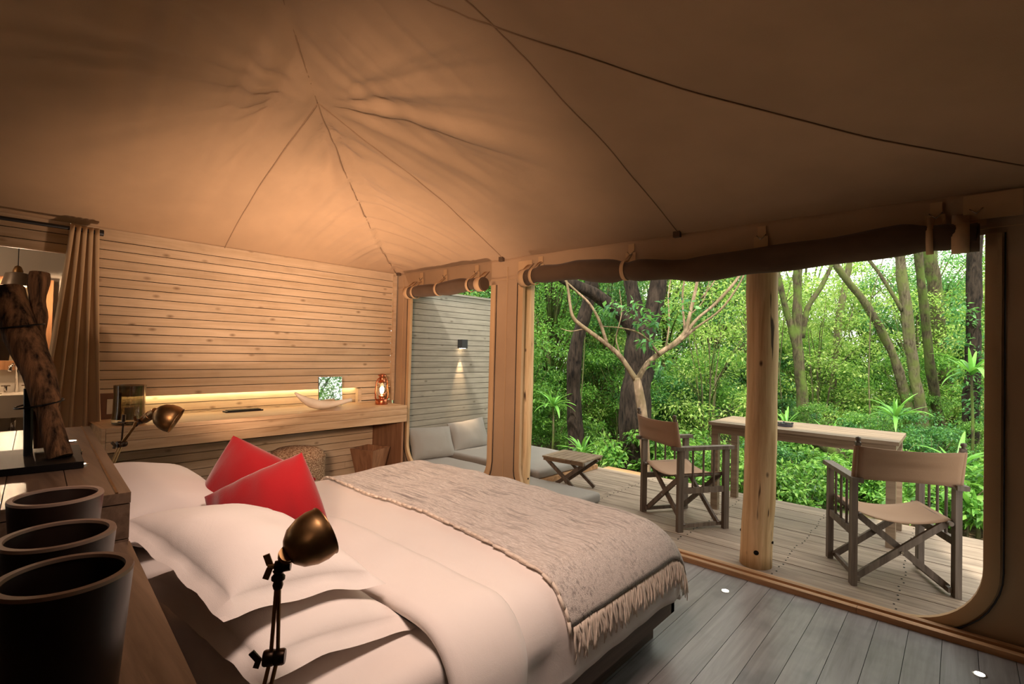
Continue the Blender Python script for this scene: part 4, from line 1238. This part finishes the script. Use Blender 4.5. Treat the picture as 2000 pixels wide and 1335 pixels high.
G1 = 'shrubs in the undergrowth beyond the deck'; G2 = 'slender leafy trees filling the forest behind'; G3 = 'low leafy plants on the forest floor'
protos = {
    'sA': proto('forest_shrub', 'bright green small-leaved shrub in the forest undergrowth', 'shrub', G1, 1.7, .85, 30, 190, .056, 'leaf', .014, 5),
    'sB': proto('forest_shrub', 'deep green broad-leaved shrub in the forest undergrowth', 'shrub', G1, 1.5, .8, 24, 130, .085, 'leaf2', .014, 5),
    'sC': proto('forest_shrub', 'tall loose yellow-green shrub in the forest undergrowth', 'shrub', G1, 2.6, 1.0, 36, 160, .06, 'leaf3', .016, 5),
    'lo': proto('forest_plant', 'low leafy green plant on the forest floor', 'plant', G3, .62, .5, 16, 90, .075, 'leaf', .007, 6, .05),
    'tA': proto('slender_tree', 'slender mossy tree with bright green crown deep in the forest', 'tree', G2, 5.6, 1.5, 60, 190, .075, 'leaf', .075, 1, .3),
    'tB': proto('slender_tree', 'slender mossy tree with yellow-green crown deep in the forest', 'tree', G2, 6.2, 1.6, 60, 180, .078, 'leaf3', .07, 1, .36),
    'tC': proto('slender_tree', 'slender mossy tree with deep green crown deep in the forest', 'tree', G2, 5.2, 1.6, 56, 190, .08, 'leaf2', .08, 1, .22),
}
used = set()
BASE = {'sA': 'bright green small-leaved shrub', 'sB': 'deep green broad-leaved shrub', 'sC': 'loose yellow-green shrub', 'lo': 'low leafy plant', 'tA': 'slender bright-green tree', 'tB': 'slender yellow-green tree', 'tC': 'slender deep-green tree'}


def place(key, x, y, s=1.0, sz=None):
    r = protos[key]
    if key in used:
        r = copy_tree(r)
    used.add(key)
    az = math.degrees(math.atan2(-x, y)); rr_ = math.hypot(x, y)
    far = 'just beyond the deck' if rr_ < 9 else ('in the middle distance' if rr_ < 13 else 'deep in the forest')
    side = 'left of the forked dark tree' if az > 30 else ('between forked dark tree and log pole' if az > 16 else ('right of the log pole' if az > 4 else 'at the right edge of the opening'))
    r['label'] = BASE[key] + ' ' + far + ', ' + side
    r.location = (x, y, groundz(x, y)); r.rotation_euler = (0, 0, nr.uniform(0, 2 * pi)); r.scale = (s, s, sz or s)


def polar(r, az):
    a = math.radians(az); return -r * math.sin(a), r * math.cos(a)


spots = []
def scatter(key_list, n, r0, r1, az0, az1, s0, s1, gap, ymin=6.05):
    made = 0; tries = 0
    while made < n and tries < 4000:
        tries += 1
        r = r0 + (r1 - r0) * nr.random() ** .8; az = az0 + (az1 - az0) * nr.random()
        x, y = polar(r, az)
        if y < ymin or (x < -3.9 and y < 7.0):
            continue
        if any(math.hypot(x - a, y - c) < gap for a, c in spots):
            continue
        spots.append((x, y)); place(key_list[int(nr.integers(len(key_list)))], x, y, nr.uniform(s0, s1)); made += 1


scatter(['lo'], 30, 6.2, 8.8, -6, 46, .8, 1.25, .42)
scatter(['sA', 'sB', 'lo'], 14, 7.6, 9.2, -6, 46, .45, .65, .6)
scatter(['sA', 'sB', 'sA'], 14, 9.0, 12.0, -7, 17, .45, .65, .7)
scatter(['sA', 'sB', 'sC', 'sA'], 20, 8.8, 12.0, 19, 48, .8, 1.2, .8)
scatter(['tA', 'tB', 'tC'], 12, 9.8, 13.5, 19, 50, .8, 1.05, 1.2)
scatter(['sC', 'sB', 'sA'], 22, 13.0, 17, -8, 48, .8, 1.3, 1.0)
scatter(['tA', 'tB', 'tC'], 11, 13.5, 16.5, -8, 22, .8, 1.05, 1.4)
scatter(['sC', 'sA', 'sC'], 14, 13.0, 17.5, -8, 17, 1.1, 1.6, .8)
scatter(['tC', 'tA', 'tB'], 16, 16.5, 22, 16, 50, .9, 1.2, 1.3)
scatter(['tC', 'tA', 'tB'], 7, 17, 22, -10, 15, .8, 1.05, 1.6)
scatter(['sC', 'sA', 'sC', 'sB'], 24, 17, 24, -10, 30, 1.3, 2.0, 1.0)
for (x, y, k, s) in ((3.2, 4.6, 'sA', 1.1), (4.4, 5.4, 'tC', .8), (5.6, 4.2, 'tA', .9), (5.2, 7.0, 'sC', 1.2), (6.8, 6.0, 'tC', 1.0), (7.6, 4.4, 'tA', 1.0), (2.6, 5.9, 'sB', 1.0), (4.0, 8.6, 'tA', 1.0), (6.5, 9.0, 'tB', 1.0)):
    place(k, x, y, s)
for (x, y, k, s) in ((-5.9, 7.0, 'sA', 1.1), (-6.2, 8.2, 'tA', .8), (-5.6, 9.3, 'tC', .8), (-7.4, 6.2, 'tC', .8), (-6.6, 4.9, 'tA', .7), (-7.2, 3.8, 'tC', .75), (1.6, 7.5, 'sA', 1.0), (2.2, 9.0, 'tA', .9), (3.2, 7.0, 'tC', .9), (1.4, 6.2, 'sB', .8)):
    place(k, x, y, s)
for k, r in protos.items():
    if k not in used:
        place(k, 3, 12)


def tree(label, parts, mat, crown=None, leaf='leaf', per=120, size=.075, group=None):
    """parts: list of (name, points, r0, r1)"""
    base = Vector(parts[0][1][0])
    gz = groundz(base.x, base.y)
    t = thing('forest_tree', label, 'tree', (base.x, base.y, gz), 0, group)
    for i, (nm, pts, r0, r1) in enumerate(parts):
        pts = [Vector(p) for p in pts]
        if i == 0:
            pts[0] = Vector((pts[0].x, pts[0].y, min(pts[0].z, gz - .05)))
        pts = lerp_path(pts, 5)
        # soften the polyline
        for _ in range(3):
            pts = [pts[0]] + [(pts[j - 1] + pts[j] * 2 + pts[j + 1]) / 4 for j in range(1, len(pts) - 1)] + [pts[-1]]
        n = len(pts) - 1
        rr = [r0 + (r1 - r0) * j / n for j in range(n + 1)]
        if i == 0:
            rr[0] *= 1.35; rr[1] *= 1.2
        ob(nm, B().tube(pts, rr, 14, jit=.3), mat, t, smooth='all')
    if crown:
        inv = ROOTM[t].inverted()
        cs = [tuple(inv @ Vector(c)) for c, _ in crown]; rs = [(q, q, q * .6) for _, q in crown]
        mesh_ob('foliage', leaf_cloud('foliage', cs, rs, per, size, leaf), t)
    return t


def crown_at(c, r, n, q=.45):
    return [((c[0] + nr.uniform(-r, r), c[1] + nr.uniform(-r, r), c[2] + nr.uniform(-r * .5, r * .5)), q * nr.uniform(.7, 1.3)) for _ in range(n)]


big_l = [(-3.42, 6.59, 1.6), (-3.47, 6.53, 2.08), (-3.52, 6.48, 2.44), (-3.58, 6.42, 2.95), (-3.7, 6.3, 4.2)]
big_r = [(-3.4, 6.61, 1.49), (-3.3, 6.69, 1.93), (-3.22, 6.75, 2.38), (-3.19, 6.76, 2.96), (-3.0, 6.8, 4.6)]
big_b = [(-3.44, 6.57, 1.71), (-3.66, 6.36, 2.03), (-3.83, 6.08, 2.23), (-4.07, 5.72, 2.4), (-4.27, 5.4, 2.58), (-4.7, 5.2, 2.9)]
tree('thick dark forked tree right behind the left director chair',
     [('trunk', [(-3.5, 6.57, -0.45), (-3.49, 6.56, 0.17), (-3.45, 6.58, 0.91), (-3.41, 6.6, 1.42), (-3.40, 6.6, 1.80)], .21, .20),
      ('branch', big_l, .115, .08), ('branch', big_r, .14, .09), ('branch', big_b, .11, .05)],
     'bark_dark', crown_at((-3.4, 6.6, 4.6), 1.5, 30, .5) + crown_at((-4.5, 5.6, 3.1), .5, 6, .35), 'leaf2', 110)
tree('slim dark leaning tree between the canvas post and the forked tree',
     [('trunk', [(-4.53, 6.72, -0.23), (-4.57, 6.67, 0.5), (-4.58, 6.64, 1.15), (-4.52, 6.68, 1.72), (-4.42, 6.76, 2.17), (-4.38, 6.79, 2.54), (-4.2, 6.85, 4.2)], .125, .09)],
     'bark_dark', crown_at((-4.3, 6.9, 4.3), 1.3, 22, .5), 'leaf', 110)
pl_ = [(-2.88, 5.48 + .25, 1.1)]
def sh_(p, d=(0, .3, 0)):
    return [(a[0] + d[0], a[1] + d[1], a[2]) for a in p]
pal = [('trunk', [(-2.78, 5.59, -0.3), (-2.82, 5.54, 0.68), (-2.86, 5.49, 0.99), (-2.88, 5.48, 1.12)], .07, .06),
       ('branch', [(-2.88, 5.48, 1.08), (-3.03, 5.34, 1.38), (-3.17, 5.2, 1.54), (-3.35, 5.04, 1.7), (-3.48, 4.93, 1.83), (-3.51, 4.89, 2.19), (-3.56, 4.84, 2.43)], .045, .012),
       ('branch', [(-3.15, 5.22, 1.52), (-3.22, 5.16, 1.8), (-3.31, 5.07, 2.01), (-3.44, 4.95, 2.16), (-3.54, 4.86, 2.28)], .028, .01),
       ('branch', [(-2.88, 5.48, 1.08), (-2.79, 5.55, 1.3), (-2.68, 5.64, 1.42), (-2.55, 5.76, 1.54), (-2.44, 5.85, 1.67), (-2.39, 5.89, 1.98), (-2.33, 5.94, 2.35), (-2.3, 5.96, 2.9)], .048, .018),
       ('branch', [(-2.68, 5.64, 1.42), (-2.48, 5.82, 1.58), (-2.36, 5.92, 1.83), (-2.16, 6.09, 2.05), (-1.94, 6.28, 2.39), (-1.8, 6.39, 2.9)], .032, .018),
       ('branch', [(-2.65, 5.6, 1.40), (-2.74, 5.45, 1.6), (-2.84, 5.36, 1.68), (-2.98, 5.24, 1.72), (-3.16, 5.08, 1.73)], .018, .006),
       ('branch', [(-2.44, 5.85, 1.67), (-2.5, 5.9, 1.95), (-2.52, 5.92, 2.2), (-2.46, 5.95, 2.6)], .02, .01),
       ('twig', [(-2.3, 5.96, 2.1), (-2.15, 6.0, 2.3), (-2.08, 6.05, 2.6)], .012, .005),
       ('branch', [(-2.50, 5.80, 1.57), (-2.30, 5.85, 1.75), (-2.05, 5.95, 1.95), (-1.85, 6.05, 2.30), (-1.75, 6.1, 2.7)], .022, .009),
       ('twig', [(-2.62, 5.7, 1.48), (-2.62, 5.8, 1.8), (-2.7, 5.9, 2.15), (-2.66, 5.95, 2.5)], .014, .006),
       ('twig', [(-2.40, 5.88, 1.9), (-2.25, 5.92, 2.05), (-2.2, 6.0, 2.4)], .011, .005),
       ('twig', [(-3.03, 5.34, 1.38), (-3.12, 5.35, 1.6), (-3.05, 5.4, 1.9), (-3.1, 5.4, 2.2)], .012, .005),
       ('twig', [(-3.35, 5.04, 1.7), (-3.5, 4.95, 1.66), (-3.62, 4.9, 1.7)], .01, .004)]
tree('small pale forked tree with spreading bare branches behind the left director chair', [(a, sh_(p, (-.05, .12, 0)), c * .78, d * .8) for a, p, c, d in pal], 'bark_pale',
     [((-2.78, 5.45, 1.78), .2), ((-2.6, 5.55, 1.85), .2), ((-2.9, 5.4, 1.95), .18), ((-2.5, 5.7, 2.0), .2), ((-2.62, 5.6, 1.3), .13), ((-2.75, 5.5, 1.55), .13), ((-3.1, 5.2, 1.95), .15)], 'leaf2', 34, .085)
tree('mossy forked tree right of the log pole behind the bar table',
     [('trunk', [(-2.05, 10.26, -0.2), (-2.09, 10.2, 0.67), (-2.15, 10.14, 1.31), (-2.18, 10.1, 1.77), (-2.17, 10.09, 2.31), (-2.17, 10.07, 2.95), (-2.16, 10.06, 4.9)], .095, .062),
      ('branch', [(-2.15, 10.13, 1.4), (-2.25, 10.03, 1.95), (-2.36, 9.92, 2.49), (-2.46, 9.81, 2.94), (-2.6, 9.7, 4.4)], .06, .045),
      ('branch', [(-2.11, 10.16, 1.77), (-2.05, 10.2, 2.32), (-1.88, 10.34, 2.64), (-1.75, 10.45, 2.97), (-1.5, 10.6, 3.8)], .05, .03)],
     'bark_moss', crown_at((-2.1, 10.1, 4.9), 1.6, 26, .5), 'leaf', 110)
tree('pale straight trunk standing deep in the forest between two mossy trees',
     [('trunk', [(-2.29, 14.05, -0.2), (-2.24, 14.07, 1.18), (-2.17, 14.1, 2.15), (-2.07, 14.18, 3.01), (-1.98, 14.24, 3.62), (-1.8, 14.3, 5.6)], .085, .06)],
     'bark_grey', crown_at((-1.9, 14.2, 5.6), 1.6, 22, .55), 'leaf3', 100)
tree('grey tree leaning left across the middle of the right-hand forest view',
     [('trunk', [(-0.63, 12.86, -0.3), (-0.79, 12.7, 0.64), (-0.93, 12.56, 1.35), (-1.14, 12.36, 1.95), (-1.4, 12.1, 2.55), (-1.79, 11.75, 3.15), (-2.4, 11.3, 4.4)], .095, .055)],
     'bark_grey', crown_at((-2.3, 11.4, 4.6), 1.4, 20, .5), 'leaf3', 100)
tree('grey straight tree with a side limb, first of the upright group at right',
     [('trunk', [(-0.4, 11.73, -0.3), (-0.52, 11.61, 0.54), (-0.61, 11.5, 1.27), (-0.72, 11.38, 2.27), (-0.79, 11.3, 3.0), (-0.9, 11.2, 4.9)], .095, .075),
      ('branch', [(-0.77, 11.34, 2.3), (-0.96, 11.16, 2.72), (-1.1, 11.03, 2.99), (-1.4, 10.8, 3.5)], .04, .025)],
     'bark_grey', crown_at((-.9, 11.2, 5.0), 1.5, 22, .5), 'leaf', 100)
tree('mossy tree in the middle of the upright group at right',
     [('trunk', [(-0.16, 12.34, -0.3), (-0.31, 12.19, 0.52), (-0.42, 12.07, 1.46), (-0.49, 11.98, 2.4), (-0.57, 11.89, 3.16), (-0.7, 11.8, 5.0)], .085, .062)],
     'bark_moss', crown_at((-.6, 11.8, 5.2), 1.3, 18, .5), 'leaf2', 100)
tree('thick mossy tree at the back of the upright group at right',
     [('trunk', [(-0.09, 14.69, -0.5), (-0.2, 14.57, 0.48), (-0.33, 14.42, 1.7), (-0.39, 14.33, 2.82), (-0.51, 14.21, 3.7), (-0.6, 14.1, 5.8)], .15, .12)],
     'bark_moss', crown_at((-.5, 14.2, 6), 1.6, 20, .55), 'leaf', 100)
tree('dark ivy-clad tree beside the right edge of the opening',
     [('trunk', [(0.12, 10.85, -0.3), (0.14, 10.84, 0.66), (0.16, 10.84, 1.63), (0.16, 10.82, 2.61), (0.2, 10.8, 4.6)], .11, .09)],
     'bark_dark', [((0.14 + nr.uniform(-.2, .2), 10.8 + nr.uniform(-.3, .1), z_), .22) for z_ in np.linspace(.2, 2.4, 14)] + crown_at((.2, 10.8, 4.2), 1.2, 18, .45), 'leaf2', 70)
tag(ob('fallen_trunk', B().tube(lerp_path([(-1.62, 7.92, .38), (-1.5, 8.06, .26), (-1.18, 8.35, .02), (-0.85, 8.65, -.28)], 4), .085, 12, jit=.3), 'bark_moss', smooth='all'), 'short mossy fallen trunk leaning in the plants behind the bar table', 'log')

# saplings and creepers
for k in range(5):
    x, y = polar(nr.uniform(9, 12.5), 6 + 7 * k); gz = groundz(x, y)
    t = thing('thin_sapling', ['thin bare sapling stem', 'thin bare sapling stem', 'thin bare sapling stem', 'thin bare sapling stem', 'thin bare sapling stem'][k] + [' in the undergrowth at the right, behind the bar table', ' rising just beside the log pole', ' between the log pole and the forked dark tree', ' right behind the forked dark tree', ' near the slim leaning dark tree'][k], 'sapling', (x, y, gz), 0, 'thin saplings in the forest')
    pts = lerp_path([(x, y, gz - .05), (x + nr.uniform(-.15, .15), y, gz + 1.4), (x + nr.uniform(-.4, .4), y + nr.uniform(-.2, .2), gz + 2.8), (x + nr.uniform(-.7, .7), y, gz + 4.2)], 4)
    ob('stem', B().tube(pts, [.014 - .0007 * j for j in range(len(pts))], 7), 'bark_grey', t, smooth='all')
    p = pts[8]
    ob('twig', B().tube([p, p + Vector((.25, .05, .3)), p + Vector((.5, .1, .7))], [.01, .007, .003], 5), 'bark_grey', t, smooth='all')

# strap-leaved plants
def strap_mesh(L, W, bend):
    n = 9; rows = []
    for i in range(n + 1):
        t = i / n; a = .9 - bend * t
        if i == 0:
            p = Vector((0, 0, 0))
        else:
            p = p + Vector((math.cos(a), 0, math.sin(a))) * L / n
        w_ = W * (math.sin(pi * min(1, t * .92 + .06)) ** .6) * (1 - .3 * t)
        rows.append([p + Vector((0, -w_ / 2, .18 * w_)), p, p + Vector((0, w_ / 2, .18 * w_))])
    me = bpy.data.meshes.new('leaf'); b = B().grid(rows); me.from_pydata(b.v, [], b.f); me.update()
    at = me.attributes.new('leafvar', 'FLOAT', 'FACE'); at.data.foreach_set('value', np.linspace(.3, .9, len(me.polygons)).astype(np.float32))
    me.materials.append(M['strap']); me.polygons.foreach_set('use_smooth', [True] * len(me.polygons))
    return me
STR = [strap_mesh(.5, .055, .9), strap_mesh(.46, .06, 1.5), strap_mesh(.4, .05, .4)]
for (x, y, h_, s_, lab) in ((-0.66, 8.75, .95, 1.0, 'tall strap-leaved plant rising above the right end of the bar table'),
                            (-4.75, 6.35, .85, .95, 'strap-leaved plant beside the log pole at the left of the wide opening'),
                            (-1.45, 8.9, .55, .8, 'strap-leaved plant behind the middle of the bar table'),
                            (-2.05, 8.9, .62, .8, 'strap-leaved plant just right of the log pole'),
                            (0.0, 7.3, .55, 1.1, 'strap-leaved plant behind the right director chair by the canvas edge'),
                            (0.12, 6.35, .30, 1.0, 'low strap-leaved plant at the deck edge by the right canvas edge'),
                            (0.12, 9.2, 1.6, 1.15, 'tallest strap-leaved plant near the right edge of the opening'),
                            (-4.1, 6.2, .25, .8, 'low strap-leaved plant at the foot of the slim dark tree')):
    gz = groundz(x, y)
    t = thing('strap_leaf_plant', lab, 'plant', (x, y, gz), 0, 'strap-leaved plants in the forest')
    ob('stem', B().tube([(x, y, gz - .05), (x + .02, y, gz + h_ * .5), (x, y, gz + h_ + .02)], [.022, .018, .014], 8), 'bark_moss', t, smooth='all')
    nl = 20
    for i in range(nl):
        o = mesh_ob('leaf', STR[int(nr.integers(3))], t)
        o.location = (0, 0, h_ - .02 * (i // 5) * s_ + .02)
        o.rotation_euler = (0, (-.55 if i > nl * .7 else nr.uniform(-.25, .45)), i * 2.4 + nr.uniform(-.2, .2)); o.scale = (s_ * nr.uniform(.8, 1.15),) * 3
